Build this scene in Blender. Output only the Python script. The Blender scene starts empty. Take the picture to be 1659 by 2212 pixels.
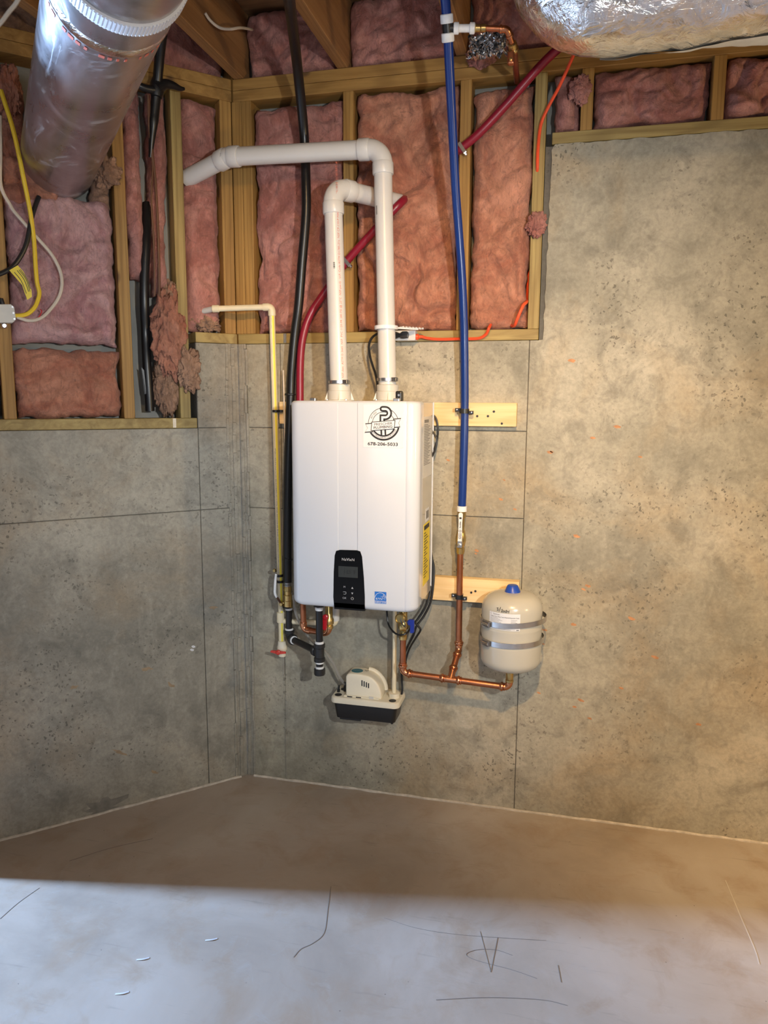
import bpy, bmesh, math, random
from mathutils import Vector, Matrix, noise
random.seed(7)
SC = bpy.context.scene
COL = SC.collection
S2 = 2 ** -0.5

# ------------------------------------------------------------------ camera
def look(pitch, yaw, roll):
    f = Vector((math.sin(yaw) * math.cos(pitch), math.cos(yaw) * math.cos(pitch), -math.sin(pitch)))
    r = Vector((math.cos(yaw), -math.sin(yaw), 0)); u = r.cross(f)
    r2 = r * math.cos(roll) + u * math.sin(roll); u2 = -r * math.sin(roll) + u * math.cos(roll)
    return Matrix((r2, u2, -f)).transposed()
cam = bpy.data.cameras.new('camera'); cam_o = bpy.data.objects.new('camera', cam); COL.objects.link(cam_o)
cam.sensor_fit = 'HORIZONTAL'; cam.sensor_width = 36.0; cam.lens = 36.0 * 1604.0 / 1659.0
cam.clip_start = 0.02
cam_o.matrix_world = Matrix.Translation((1.2273, -2.6647, 1.5282)) @ look(.1473, -.2402, .0053).to_4x4()
SC.camera = cam_o

# ------------------------------------------------------------------ world, lights, exposure
world = bpy.data.worlds.new('world'); SC.world = world; world.use_nodes = True
bg = world.node_tree.nodes['Background']; bg.inputs[0].default_value = (.80, .86, 1.0, 1); bg.inputs[1].default_value = .07
def lamp(name, kind, loc, target, power, color, size=.1, size_y=None, spot=None, blend=.5):
    d = bpy.data.lights.new(name, kind); o = bpy.data.objects.new(name, d); COL.objects.link(o)
    d.energy = power; d.color = color
    if kind == 'AREA':
        d.shape = 'RECTANGLE'; d.size = size; d.size_y = size_y or size
    else:
        d.shadow_soft_size = size
    if kind == 'SPOT':
        d.spot_size = spot; d.spot_blend = blend
    o.location = loc
    o.rotation_euler = (Vector(target) - Vector(loc)).to_track_quat('-Z', 'Y').to_euler()
    return o
# daylight from a far window past the end of the left wall
lamp('window_daylight', 'AREA', (-4.6, -1.43, 1.75), (0.6, -.70, 0.0), 840, (.40, .62, 1.0), .36, 1.3)
# added soft fill behind the camera, standing in for unseen room light
lamp('room_fill', 'AREA', (1.2, -5.6, 1.9), (.8, 0, 1.1), 26, (.84, .91, 1.0), 3.0, 1.8)
# bare ceiling bulb over the photographer, warm
lamp('ceiling_bulb', 'SPOT', (1.25, -2.35, 2.60), (.95, -1.05, 0), 225, (1.0, .61, .25), .05, spot=2.25, blend=.85)
# second warm bulb farther right
lamp('second_bulb', 'POINT', (3.05, -1.25, 1.50), (0, 0, 0), 34, (1.0, .70, .32), .06)
# torch of the phone, white
lamp('torch', 'SPOT', (1.80, -2.45, 1.72), (.55, 0, 1.45), 116, (.975, .985, .965), .035, spot=1.22, blend=1.0)
vs = SC.view_settings
SC.display_settings.display_device = 'sRGB'
vs.view_transform = 'Standard'; vs.look = 'None'; vs.gamma = 1.0; vs.use_curve_mapping = False
vs.exposure = 0.42

# ------------------------------------------------------------------ materials
M = {}
class NT:
    def __init__(s, name):
        s.m = bpy.data.materials.new(name); s.m.use_nodes = True
        s.t = s.m.node_tree; s.b = s.t.nodes['Principled BSDF']; M[name] = s.m
    def n(s, kind, **kw):
        nd = s.t.nodes.new(kind)
        for k, v in kw.items():
            if k in nd.inputs: nd.inputs[k].default_value = v
            else: setattr(nd, k, v)
        return nd
    def l(s, a, b): s.t.links.new(a, b)
    def pos(s, scale=(1, 1, 1), rot=(0, 0, 0)):
        g = s.n('ShaderNodeNewGeometry'); mp = s.n('ShaderNodeMapping')
        mp.inputs['Scale'].default_value = scale; mp.inputs['Rotation'].default_value = rot
        s.l(g.outputs['Position'], mp.inputs['Vector']); return mp.outputs[0]
    def noise(s, vec, scale, detail=4, rough=.55, dist=0):
        nd = s.n('ShaderNodeTexNoise'); nd.inputs['Scale'].default_value = scale; nd.inputs['Detail'].default_value = detail
        nd.inputs['Roughness'].default_value = rough; nd.inputs['Distortion'].default_value = dist
        s.l(vec, nd.inputs['Vector']); return nd.outputs['Fac']
    def ramp(s, fac, stops):
        r = s.n('ShaderNodeValToRGB'); e = r.color_ramp.elements
        while len(e) < len(stops): e.new(.5)
        for el, (p, c) in zip(e, stops):
            el.position = p; el.color = (c, c, c, 1) if not isinstance(c, tuple) else (*c, 1)
        s.l(fac, r.inputs[0]); return r.outputs[0]
    def mix(s, fac, a, b, mode='MIX'):
        m = s.n('ShaderNodeMix', data_type='RGBA', blend_type=mode)
        for sock, v in ((m.inputs[0], fac), (m.inputs[6], a), (m.inputs[7], b)):
            if isinstance(v, (int, float)): sock.default_value = v
            elif isinstance(v, tuple): sock.default_value = (*v, 1)
            else: s.l(v, sock)
        return m.outputs[2]
    def math(s, op, a, b=0.0):
        m = s.n('ShaderNodeMath', operation=op)
        for sock, v in ((m.inputs[0], a), (m.inputs[1], b)):
            if isinstance(v, (int, float)): sock.default_value = v
            else: s.l(v, sock)
        return m.outputs[0]
    def bump(s, h, strength, dist=.01, prev=None):
        b = s.n('ShaderNodeBump'); b.inputs['Strength'].default_value = strength; b.inputs['Distance'].default_value = dist
        s.l(h, b.inputs['Height'])
        if prev is not None: s.l(prev, b.inputs['Normal'])
        return b.outputs[0]
    def out(s, color=None, rough=None, metal=None, normal=None, **kw):
        for k, v in (('Base Color', color), ('Roughness', rough), ('Metallic', metal), ('Normal', normal)):
            if v is None: continue
            i = s.b.inputs[k]
            if isinstance(v, (int, float)): i.default_value = v
            elif isinstance(v, tuple): i.default_value = (*v, 1)
            else: s.l(v, i)
        for k, v in kw.items(): s.b.inputs[k.replace('_', ' ')].default_value = v
        return s.m
def plain(name, color, rough=.5, metal=0.0, vary=.08, scale=14, bump=0.0, bscale=120, **kw):
    t = NT(name); p = t.pos()
    f = t.noise(p, scale, 5)
    d = tuple(c * (1 - vary) for c in color); u = tuple(min(1, c * (1 + vary)) for c in color)
    c = t.ramp(f, [(.3, d), (.7, u)])
    nm = t.bump(t.noise(p, bscale, 3), bump, .002) if bump else None
    return t.out(c, rough, metal, nm, **kw)
def concrete(name, dark, mid, light, brown_tone, pit=1.0, rough=.85):
    t = NT(name); p = t.pos()
    big = t.noise(p, 1.7, 7, .6, .4); med = t.noise(p, 7.0, 6, .65, .8); fine = t.noise(p, 75, 4, .7)
    c = t.ramp(big, [(.30, dark), (.47, mid), (.66, light)])
    c = t.mix(t.ramp(med, [(.32, .55), (.50, 0.0)]), c, tuple(x * .72 for x in dark))
    c = t.mix(t.ramp(t.noise(t.pos((5, 5, 1.1)), 3.2, 5, .6), [(.58, 0.0), (.72, .45)]), c, light)
    c = t.mix(t.ramp(t.noise(p, 2.3, 5, .6, .6), [(.50, 0.0), (.70, .55)]), c, brown_tone)  # brown patches scattered by noise
    c = t.mix(t.ramp(fine, [(.35, .22), (.6, 0.0)]), c, tuple(x * .45 for x in dark))
    c = t.mix(t.ramp(t.noise(p, 21, 9, .78, .3), [(.52, 0.0), (.68, .28)]), c, tuple(min(1, x * 1.12) for x in light))
    c = t.mix(t.ramp(t.noise(p, 13, 9, .75, 1.0), [(.36, .45), (.50, 0.0)]), c, dark)
    # bug holes: two sizes of irregular pits
    wob = t.n('ShaderNodeTexNoise'); wob.inputs['Scale'].default_value = 60; t.l(p, wob.inputs['Vector'])
    add = t.n('ShaderNodeVectorMath', operation='MULTIPLY_ADD'); t.l(wob.outputs['Color'], add.inputs[0])
    add.inputs[1].default_value = (.026, .026, .026); t.l(p, add.inputs[2])
    hs = []
    for sc_, lim in ((26, .052), (48, .085), (105, .10)):
        v = t.n('ShaderNodeTexVoronoi'); v.inputs['Scale'].default_value = sc_; t.l(add.outputs[0], v.inputs['Vector'])
        sep = t.n('ShaderNodeSeparateColor'); t.l(v.outputs['Color'], sep.inputs[0])
        size = t.math('MULTIPLY', t.math('POWER', sep.outputs[0], 5.2), lim * sc_ * .06)
        h = t.math('LESS_THAN', v.outputs['Distance'], size)
        hs.append(h)
    clus = t.ramp(t.noise(p, 3.1, 3), [(.45, 0.0), (.64, 1.0)])
    h = t.math('MULTIPLY', t.math('MAXIMUM', hs[0], t.math('MAXIMUM', hs[1], hs[2])), clus)
    c = t.mix(t.math('MULTIPLY', h, .62 * pit), c, (.07, .065, .055))  # shade of the pit depth put into the colour
    nm = t.bump(t.math('SUBTRACT', t.math('MULTIPLY', med, .35), t.math('MULTIPLY', h, .8)), .35, .006)
    nm = t.bump(fine, .25, .002, nm)
    return t.out(c, rough, 0.0, nm)
concrete('concrete_wall', (.20, .192, .158), (.36, .340, .272), (.51, .475, .385), (.40, .30, .175))
concrete('concrete_left', (.195, .188, .160), (.34, .320, .268), (.48, .45, .375), (.39, .29, .18))
concrete('concrete_core', (.10, .095, .08), (.14, .13, .11), (.18, .17, .145), (.16, .13, .10))
def floor_mat():
    t = NT('concrete_floor'); p = t.pos()
    c = t.ramp(t.noise(p, 1.6, 7, .6, .6), [(.3, (.34, .285, .235)), (.5, (.45, .385, .325)), (.7, (.54, .485, .43))])
    c = t.mix(t.ramp(t.noise(p, 5.5, 6, .65, .5), [(.50, 0.0), (.68, .6)]), c, (.37, .27, .185))
    c = t.mix(t.ramp(t.noise(p, 11, 5, .7, 1.0), [(.57, 0.0), (.70, .35)]), c, (.45, .43, .41))
    c = t.mix(t.ramp(t.noise(t.pos((1, 8, 1), (0, 0, .6)), 6, 4), [(.62, 0.0), (.74, .3)]), c, (.22, .19, .16))
    v = t.n('ShaderNodeTexVoronoi'); v.inputs['Scale'].default_value = 14; t.l(p, v.inputs['Vector'])
    c = t.mix(t.ramp(v.outputs['Distance'], [(.022, .7), (.03, 0.0)]), c, (.12, .10, .085))
    nm = t.bump(t.noise(p, 60, 4), .08, .003)
    t.out(c, t.ramp(t.noise(p, 4, 4), [(.3, .42), (.7, .62)]), 0.0, nm)
floor_mat()
def wood(name, axis, light, dark, knots=True, rough=.62):
    t = NT(name)
    sc = [26, 26, 26]; sc[axis] = 1.3
    p = t.pos(tuple(sc))
    g = t.noise(p, 1.0, 6, .6, 1.2)
    w = t.n('ShaderNodeTexWave'); w.inputs['Scale'].default_value = .9; w.inputs['Distortion'].default_value = 5.0
    w.inputs['Detail'].default_value = 3; t.l(p, w.inputs['Vector'])
    c = t.ramp(g, [(.28, dark), (.62, light)])
    c = t.mix(t.ramp(w.outputs['Fac'], [(.0, .45), (.35, 0.0)]), c, tuple(x * .8 for x in dark))
    if knots:
        sk = [6, 6, 6]; sk[axis] = 3.2
        v = t.n('ShaderNodeTexVoronoi'); t.l(t.pos(tuple(sk)), v.inputs['Vector'])
        v.inputs['Scale'].default_value = 1.0
        c = t.mix(t.ramp(v.outputs['Distance'], [(.05, .85), (.10, 0.0)]), c, (.10, .05, .02))
    t.out(c, rough, 0.0, t.bump(g, .15, .003))
for i, ax in enumerate('xyz'):
    wood('stud_' + ax, i, (.43, .245, .068), (.25, .125, .028))
    wood('joist_' + ax, i, (.36, .19, .075), (.22, .105, .038))
    wood('treated_' + ax, i, (.40, .30, .11), (.23, .15, .045), False)
wood('new_pine', 0, (.86, .66, .37), (.68, .46, .20))
wood('new_pine_end', 2, (.80, .60, .33), (.66, .46, .22), False)
wood('subfloor', 0, (.30, .17, .08), (.18, .09, .04))
def wool(name, a, b, c_):
    t = NT(name); p = t.pos()
    hi = tuple(min(1, x * 1.18 + .06) for x in b); dk = tuple(x * .45 for x in c_)  # fold shade and fibre brights put into the wool colour
    f = t.noise(p, 4.2, 11, .66, 2.2)
    c = t.ramp(f, [(.28, c_), (.42, a), (.54, b), (.70, hi)])
    c = t.mix(t.ramp(t.noise(p, 2.7, 9, .68, 2.0), [(.55, 0.0), (.70, .75)]), c, c_)
    c = t.mix(t.ramp(t.noise(p, 6.5, 10, .72, 2.8), [(.60, 0.0), (.72, .85)]), c, dk)
    st = t.noise(t.pos((1, 1, .45), (.3, .2, .5)), 30, 8, .72, 3.5)
    c = t.mix(t.ramp(st, [(.36, .50), (.50, 0.0)]), c, tuple(x * .60 for x in a))
    c = t.mix(t.ramp(st, [(.54, 0.0), (.68, .45)]), c, hi)
    nm = t.bump(t.noise(p, 15, 9, .68, 2.4), 1.0, .024)
    nm = t.bump(st, .7, .006, nm)
    t.out(c, 1.0, 0.0, nm, Sheen_Weight=.2, Sheen_Roughness=.6)
wool('wool_pink', (.55, .195, .155), (.68, .30, .25), (.34, .10, .075))
wool('wool_salmon', (.58, .20, .115), (.72, .31, .19), (.35, .095, .05))
wool('wool_rose', (.64, .30, .31), (.77, .44, .43), (.46, .19, .19))
wool('wool_orange', (.52, .165, .09), (.66, .27, .16), (.30, .085, .045))
wool('wool_dirty', (.36, .19, .115), (.54, .30, .18), (.16, .08, .045))
plain('sheathing', (.27, .27, .25), .8, 0, .12, 6)
plain('pvc_white', (.64, .635, .625), .32, 0, .03, 8)
plain('pvc_dim', (.58, .575, .55), .4, 0, .05, 8)
plain('cpvc', (.78, .70, .50), .38, 0, .05, 20)
plain('cpvc_stripe', (.86, .74, .08), .4, 0, .04)
plain('blue_pex', (.004, .030, .19), .28, 0, .06)
plain('red_pex', (.24, .010, .030), .33, 0, .08)
plain('black_jacket', (.008, .008, .009), .32, 0, .1)
plain('black_plastic', (.012, .012, .013), .35, 0, .1)
plain('black_iron', (.035, .036, .038), .42, .4, .25, 40, .2)
plain('black_pipe', (.012, .012, .014), .30, .1, .2)
plain('teflon', (.80, .82, .84), .6, 0, .08, 60)
plain('white_ring', (.74, .76, .80), .4, 0, .04)
plain('copper', (.46, .175, .088), .34, .92, .18, 18)
plain('copper_fit', (.62, .27, .14), .22, .95, .15, 25)
plain('brass', (.58, .42, .17), .26, .92, .15, 30)
plain('steel', (.60, .60, .60), .26, .95, .1, 40)
plain('dark_steel', (.28, .28, .29), .3, .9, .15, 40)
plain('heater_white', (.60, .635, .70), .16, 0, .01, 3, Coat_Weight=.35, Coat_Roughness=.06)
plain('heater_side', (.60, .585, .55), .12, .35, .03, 5)
plain('gloss_black', (.003, .003, .0035), .10, 0, .02, Specular_IOR_Level=.22)
plain('lcd', (.030, .034, .033), .2, 0, .06)
plain('lcd_ink', (.010, .012, .012), .3)
plain('panel_ink', (.42, .42, .43), .4)
plain('panel_ink_dim', (.28, .28, .29), .4)
plain('label_white', (.68, .70, .74), .45, 0, .02)
plain('label_clear', (.66, .65, .62), .35, 0, .03)
plain('label_yellow', (.80, .62, .03), .45, 0, .04)
plain('ink_black', (.015, .015, .017), .5)
plain('ink_grey', (.20, .20, .20), .5)
plain('ink_red', (.62, .16, .11), .5)
plain('ink_blue', (.015, .155, .56), .4)
plain('ink_teal', (.01, .15, .20), .4)
plain('cream', (.80, .745, .60), .42, 0, .03)
plain('tank_beige', (.48, .465, .405), .22, 0, .02, 5, Coat_Weight=.3)
plain('tank_blue', (.012, .065, .40), .35)
plain('ring_blue', (.16, .36, .78), .4)
plain('red_handle', (.50, .012, .020), .35)
plain('valve_red', (.62, .045, .025), .35)
plain('valve_blue', (.008, .03, .30), .35)
plain('yellow_cable', (.83, .57, .035), .42, 0, .08)
plain('white_cable', (.62, .54, .44), .5, 0, .1)
plain('brown_cable', (.13, .055, .025), .45, 0, .2)
plain('orange_cord', (.84, .085, .025), .42)
plain('grey_box', (.62, .61, .56), .5)
plain('outlet_grey', (.62, .63, .65), .45)
plain('fleck', (.47, .235, .115), .8, 0, .25, 60)
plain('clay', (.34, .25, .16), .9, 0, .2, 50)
plain('scratch', (.26, .23, .205), .8)
plain('scratch_light', (.62, .58, .52), .8)
plain('mortar', (.62, .57, .50), .9, 0, .2, 40, .5)
plain('water_stain', (.21, .20, .175), .85, 0, .2, 30, .3)
def clear_tube():
    t = NT('clear_tube'); p = t.pos()
    t.out(t.ramp(t.noise(p, 20), [(.3, (.62, .60, .56)), (.7, (.74, .72, .68))]), .15, 0.0, None, Transmission_Weight=.75, IOR=1.3)
clear_tube()
def duct_metal():
    t = NT('galvanised'); p = t.pos()
    sm = t.noise(t.pos((2, 2, 5), (.4, .3, .7)), 1.9, 7, .62, 1.8)
    chalk = t.ramp(t.noise(t.pos((1.2, 1.2, 5), (.5, .9, .3)), 3.0, 9, .72, 1.6), [(.54, 0.0), (.70, .8)])
    c = t.mix(chalk, t.ramp(sm, [(.35, (.33, .32, .33)), (.62, (.48, .47, .49))]), (.74, .75, .78))
    r = t.math('ADD', t.math('MULTIPLY', chalk, .35), t.ramp(sm, [(.35, .26), (.65, .38)]))
    t.out(c, r, t.math('SUBTRACT', .92, t.math('MULTIPLY', chalk, .5)), t.bump(t.noise(p, 5, 2), .03, .01))
duct_metal()
def foil():
    t = NT('foil'); p = t.pos()
    w1 = t.n('ShaderNodeTexBrick'); w1.inputs['Scale'].default_value = 34; w1.inputs['Mortar Size'].default_value = .03
    w1.offset = 0.0; w1.inputs['Brick Width'].default_value = .5; w1.inputs['Row Height'].default_value = .3
    t.l(t.pos((1, 1, 1), (1.57, 0, 0)), w1.inputs['Vector'])
    cr = t.noise(t.pos((1, 1, 1.6)), 17, 5, .55, 1.8)
    nm = t.bump(cr, .42, .016)
    nm = t.bump(w1.outputs['Fac'], .30, .003, nm)
    c = t.ramp(cr, [(.3, (.66, .65, .65)), (.7, (.86, .86, .87))])
    t.out(c, t.ramp(t.noise(p, 9, 4), [(.3, .07), (.7, .20)]), 1.0, nm)
foil()
plain('foil_thin', (.72, .72, .73), .16, 1.0, .1, 30)
plain('wrap_lit_beige', (.62, .60, .53), .55, .15, .08, 25, .5, 60)

# ------------------------------------------------------------------ builders
def RW(a, z, d=0.0): return Vector((a, -d, z))                                     # back wall: a along the wall, d off it
def LW(a, z, d=0.0): return Vector((-S2 * a + S2 * d, -S2 * a - S2 * d, z))        # left wall
def basis(ax):
    ax = Vector(ax).normalized()
    h = Vector((0, 0, 1)) if abs(ax.z) < .9 else Vector((1, 0, 0))
    u = h.cross(ax).normalized(); return u, ax.cross(u), ax
def smooth_path(pts, sub):
    pts = [Vector(p) for p in pts]
    if sub < 2 or len(pts) < 3: return pts
    out = []
    for i in range(len(pts) - 1):
        p0 = pts[i - 1] if i else pts[0] * 2 - pts[1]; p1 = pts[i]; p2 = pts[i + 1]
        p3 = pts[i + 2] if i + 2 < len(pts) else p2 * 2 - p1
        for k in range(sub):
            t = k / sub
            out.append(.5 * (2 * p1 + (p2 - p0) * t + (2 * p0 - 5 * p1 + 4 * p2 - p3) * t * t + (3 * p1 - p0 - 3 * p2 + p3) * t ** 3))
    out.append(pts[-1]); return out
def fillet(pts, r, n=8):
    pts = [Vector(p) for p in pts]; out = [pts[0]]
    for i in range(1, len(pts) - 1):
        a = (pts[i - 1] - pts[i]).normalized(); b = (pts[i + 1] - pts[i]).normalized()
        ang = a.angle(b); t = r / math.tan(ang / 2)
        c = pts[i] + (a + b).normalized() * (r / math.sin(ang / 2))
        p, q_ = pts[i] + a * t - c, pts[i] + b * t - c
        for k in range(n + 1):
            f = k / n; th = p.angle(q_)
            out.append(c + (p * math.sin((1 - f) * th) + q_ * math.sin(f * th)) / math.sin(th))
    out.append(pts[-1]); return out
class MB:
    def __init__(s): s.v = []; s.f = []
    def add(s, vs_, fs): o = len(s.v); s.v += [Vector(v) for v in vs_]; s.f += [tuple(i + o for i in f) for f in fs]; return s
    def hexa(s, c): return s.add(c, [(0, 3, 2, 1), (4, 5, 6, 7), (0, 1, 5, 4), (1, 2, 6, 5), (2, 3, 7, 6), (3, 0, 4, 7)])
    def box(s, x0, x1, y0, y1, z0, z1):
        return s.hexa([(x0, y0, z0), (x1, y0, z0), (x1, y1, z0), (x0, y1, z0), (x0, y0, z1), (x1, y0, z1), (x1, y1, z1), (x0, y1, z1)])
    def wbox(s, F, a0, a1, z0, z1, d0, d1):
        return s.hexa([F(a0, z0, d1), F(a1, z0, d1), F(a1, z0, d0), F(a0, z0, d0), F(a0, z1, d1), F(a1, z1, d1), F(a1, z1, d0), F(a0, z1, d0)])
    def obox(s, c, ax, u, half):
        ax = Vector(ax).normalized(); u = Vector(u); u = (u - ax * u.dot(ax)).normalized(); w = ax.cross(u); c = Vector(c)
        q = lambda i, j, k: c + ax * half[0] * i + u * half[1] * j + w * half[2] * k
        return s.hexa([q(-1, -1, -1), q(1, -1, -1), q(1, 1, -1), q(-1, 1, -1), q(-1, -1, 1), q(1, -1, 1), q(1, 1, 1), q(-1, 1, 1)])
    def tube(s, pts, r, seg=14, sub=1, caps=True, flat=None):
        pts = smooth_path(pts, sub); n = len(pts)
        rr = r if callable(r) else (lambda f: r)
        tg = [((pts[min(i + 1, n - 1)] - pts[max(i - 1, 0)]).normalized()) for i in range(n)]
        u, w, _ = basis(tg[0]); vs_ = []; fs = []
        for i in range(n):
            if i:
                rot = tg[i - 1].rotation_difference(tg[i]); u = rot @ u
            u = (u - tg[i] * u.dot(tg[i])).normalized(); w = tg[i].cross(u)
            R_ = rr(i / max(1, n - 1))
            for k in range(seg):
                a = 2 * math.pi * k / seg
                vs_.append(pts[i] + (u * math.cos(a) + w * math.sin(a) * (flat or 1)) * R_)
        for i in range(n - 1):
            for k in range(seg):
                a, b = i * seg + k, i * seg + (k + 1) % seg
                fs.append((a, b, b + seg, a + seg))
        if caps: fs.append(tuple(range(seg - 1, -1, -1))); fs.append(tuple((n - 1) * seg + k for k in range(seg)))
        return s.add(vs_, fs)
    def lathe(s, prof, o, ax=(0, 0, 1), seg=24, caps=True):
        u, w, ax = basis(ax); o = Vector(o); vs_ = []; fs = []
        for r, h in prof:
            for k in range(seg):
                a = 2 * math.pi * k / seg; vs_.append(o + ax * h + (u * math.cos(a) + w * math.sin(a)) * r)
        for i in range(len(prof) - 1):
            for k in range(seg):
                a, b = i * seg + k, i * seg + (k + 1) % seg; fs.append((a, b, b + seg, a + seg))
        if caps: fs.append(tuple(range(seg - 1, -1, -1))); n = len(prof) - 1; fs.append(tuple(n * seg + k for k in range(seg)))
        return s.add(vs_, fs)
    def prism(s, loop, off):
        n = len(loop); off = Vector(off); a = [Vector(p) for p in loop]; b = [p + off for p in a]
        fs = [tuple(range(n - 1, -1, -1)), tuple(range(n, 2 * n))] + [(i, (i + 1) % n, n + (i + 1) % n, n + i) for i in range(n)]
        return s.add(a + b, fs)
    def ribbon(s, pts, w, nrm, sub=1, th=.0003):
        pts = smooth_path(pts, sub); nrm = Vector(nrm); n = len(pts); vs_ = []; fs = []
        for i in range(n):
            t = (pts[min(i + 1, n - 1)] - pts[max(i - 1, 0)]).normalized(); sd = t.cross(nrm).normalized() * w / 2
            vs_ += [pts[i] - sd, pts[i] + sd, pts[i] + sd + nrm * th, pts[i] - sd + nrm * th]
        for i in range(n - 1):
            a = i * 4; b = a + 4
            for j in range(4): fs.append((a + j, a + (j + 1) % 4, b + (j + 1) % 4, b + j))
        fs.append((0, 3, 2, 1)); a = (n - 1) * 4; fs.append((a, a + 1, a + 2, a + 3))
        return s.add(vs_, fs)
    def build(s, name, mat, parent=None, smooth=False, bevel=0.0, seg=2, angle=35):
        me = bpy.data.meshes.new(name)
        lo = Vector((min(v.x for v in s.v), min(v.y for v in s.v), min(v.z for v in s.v)))
        hi = Vector((max(v.x for v in s.v), max(v.y for v in s.v), max(v.z for v in s.v)))
        o3 = Vector(((lo.x + hi.x) / 2, (lo.y + hi.y) / 2, lo.z))
        me.from_pydata([v - o3 for v in s.v], [], s.f)
        bm = bmesh.new(); bm.from_mesh(me); bmesh.ops.recalc_face_normals(bm, faces=bm.faces[:])
        if bevel: bmesh.ops.bevel(bm, geom=[e for e in bm.edges if len(e.link_faces) == 2 and e.calc_face_angle(0) > .5], offset=bevel, segments=seg, profile=.5, affect='EDGES')
        bm.to_mesh(me); bm.free()
        me.materials.append(M[mat])
        o = bpy.data.objects.new(name, me); COL.objects.link(o)
        o.location = o3
        if parent is not None: adopt(o, parent)
        if smooth:
            for p in me.polygons: p.use_smooth = True
            if angle and hasattr(me, 'set_sharp_from_angle'): me.set_sharp_from_angle(angle=math.radians(angle))
        return o
def wloc(o):
    m = Vector(o.location)
    while o.parent is not None: o = o.parent; m = m + Vector(o.location)
    return m
def adopt(o, parent): l = Vector(o.location) - wloc(parent); o.parent = parent; o.location = l
def tag(o, label, cat, group=None):
    o['label'] = label; o['category'] = cat
    if group: o['group'] = group
    return o
def thing(name, label, cat, loc, group=None):
    o = bpy.data.objects.new(name, None); o.empty_display_size = .05; COL.objects.link(o); o.location = loc
    return tag(o, label, cat, group)
def struct(o): o['kind'] = 'structure'; return o
def frame(name, loc=(0, 0, 0)):
    o = bpy.data.objects.new(name, None); COL.objects.link(o); o.location = loc; return struct(o)
def text_mesh(txt, size, fn, name, mat, parent, align='CENTER', bold=0.0, space=1.0):
    cu = bpy.data.curves.new('t', 'FONT'); cu.body = txt; cu.size = size; cu.align_x = align; cu.align_y = 'CENTER'
    cu.offset = bold; cu.resolution_u = 2; cu.space_character = space
    ob = bpy.data.objects.new('t', cu); COL.objects.link(ob)
    dg = bpy.context.evaluated_depsgraph_get(); me = bpy.data.meshes.new_from_object(ob.evaluated_get(dg))
    bpy.data.objects.remove(ob)
    b = MB(); b.add([fn(v.co.x, v.co.y) for v in me.vertices], [tuple(p.vertices) for p in me.polygons])
    bpy.data.meshes.remove(me)
    return b.build(name, mat, parent)
def plane_fn(o, xd, yd):
    o = Vector(o); xd = Vector(xd).normalized(); yd = Vector(yd).normalized()
    return lambda x, y: o + xd * x + yd * y
def cyl_fn(p, ax, r, out):
    p = Vector(p); ax = Vector(ax).normalized(); out = Vector(out); out = (out - ax * out.dot(ax)).normalized(); sd = out.cross(ax)   # text runs along ax
    return lambda x, y: p + ax * x + (out * math.cos(y / r) + sd * math.sin(y / r)) * r
def rigid(pts, r, parent, mat, emat, er=.0, fr=None, sock=.03, names=('pipe', 'elbow'), seg=20):
    """straight pipes between points, moulded elbows with sockets at the corners"""
    pts = [Vector(p) for p in pts]; fr = fr or r * 1.16; n = len(pts); ends = []
    cut = [0.0] * n
    for i in range(1, n - 1):
        a = (pts[i - 1] - pts[i]).normalized(); b = (pts[i + 1] - pts[i]).normalized()
        cut[i] = er / math.tan(a.angle(b) / 2)
    for i in range(n - 1):
        d = (pts[i + 1] - pts[i]).normalized()
        MB().tube([pts[i] + d * max(0, cut[i] - .001), pts[i + 1] - d * max(0, cut[i + 1] - .001)], r, seg).build(names[0], mat, parent, True)
    for i in range(1, n - 1):
        a = (pts[i - 1] - pts[i]).normalized(); b = (pts[i + 1] - pts[i]).normalized()
        m = MB(); m.tube(fillet([pts[i] + a * (cut[i] + .002), pts[i], pts[i + 1] if False else pts[i] + b * (cut[i] + .002)], er, 10), fr * .97, seg)
        for dr in (a, b):
            o = pts[i] + dr * cut[i]
            m.lathe([(fr, -.004), (fr * 1.05, -.001), (fr * 1.05, sock - .003), (fr, sock)], o, dr, seg)
        m.build(names[1], emat, parent, True)

# ------------------------------------------------------------------ floor, concrete walls
fl = struct(MB().box(-7.2, 4.2, -7.0, .05, -.12, 0).build('floor', 'concrete_floor'))
def panel(F, a0, a1, z0, z1, parent, mat, off=0.0, g=.0014):
    MB().wbox(F, a0 + g, a1 - g, z0 + g, z1 - g, off, -.03).build('concrete_panel', mat, parent, bevel=.0016, seg=1)
ZL, ZS, ZR, ZM = 1.428, 1.742, 2.372, 1.1175
wb = struct(MB().wbox(RW, 0, 1.12, 0, ZS - .002, -.004, -.22).wbox(RW, 1.12, 4.2, 0, ZR - .004, -.004, -.22).build('wall_back', 'concrete_core'))
for (a0, a1, z0, z1, off) in ((.034, .170, 0, ZM, 0), (.034, .170, ZM, ZL, .001), (.034, .170, ZL, ZS, 0),
                              (.170, 1.089, 0, ZM, .0005), (.170, 1.089, ZM, ZL, .0015), (.170, 1.089, ZL, ZS, .001)
                              ):
    panel(RW, a0, a1, z0, z1, wb, 'concrete_wall', off)
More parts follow.
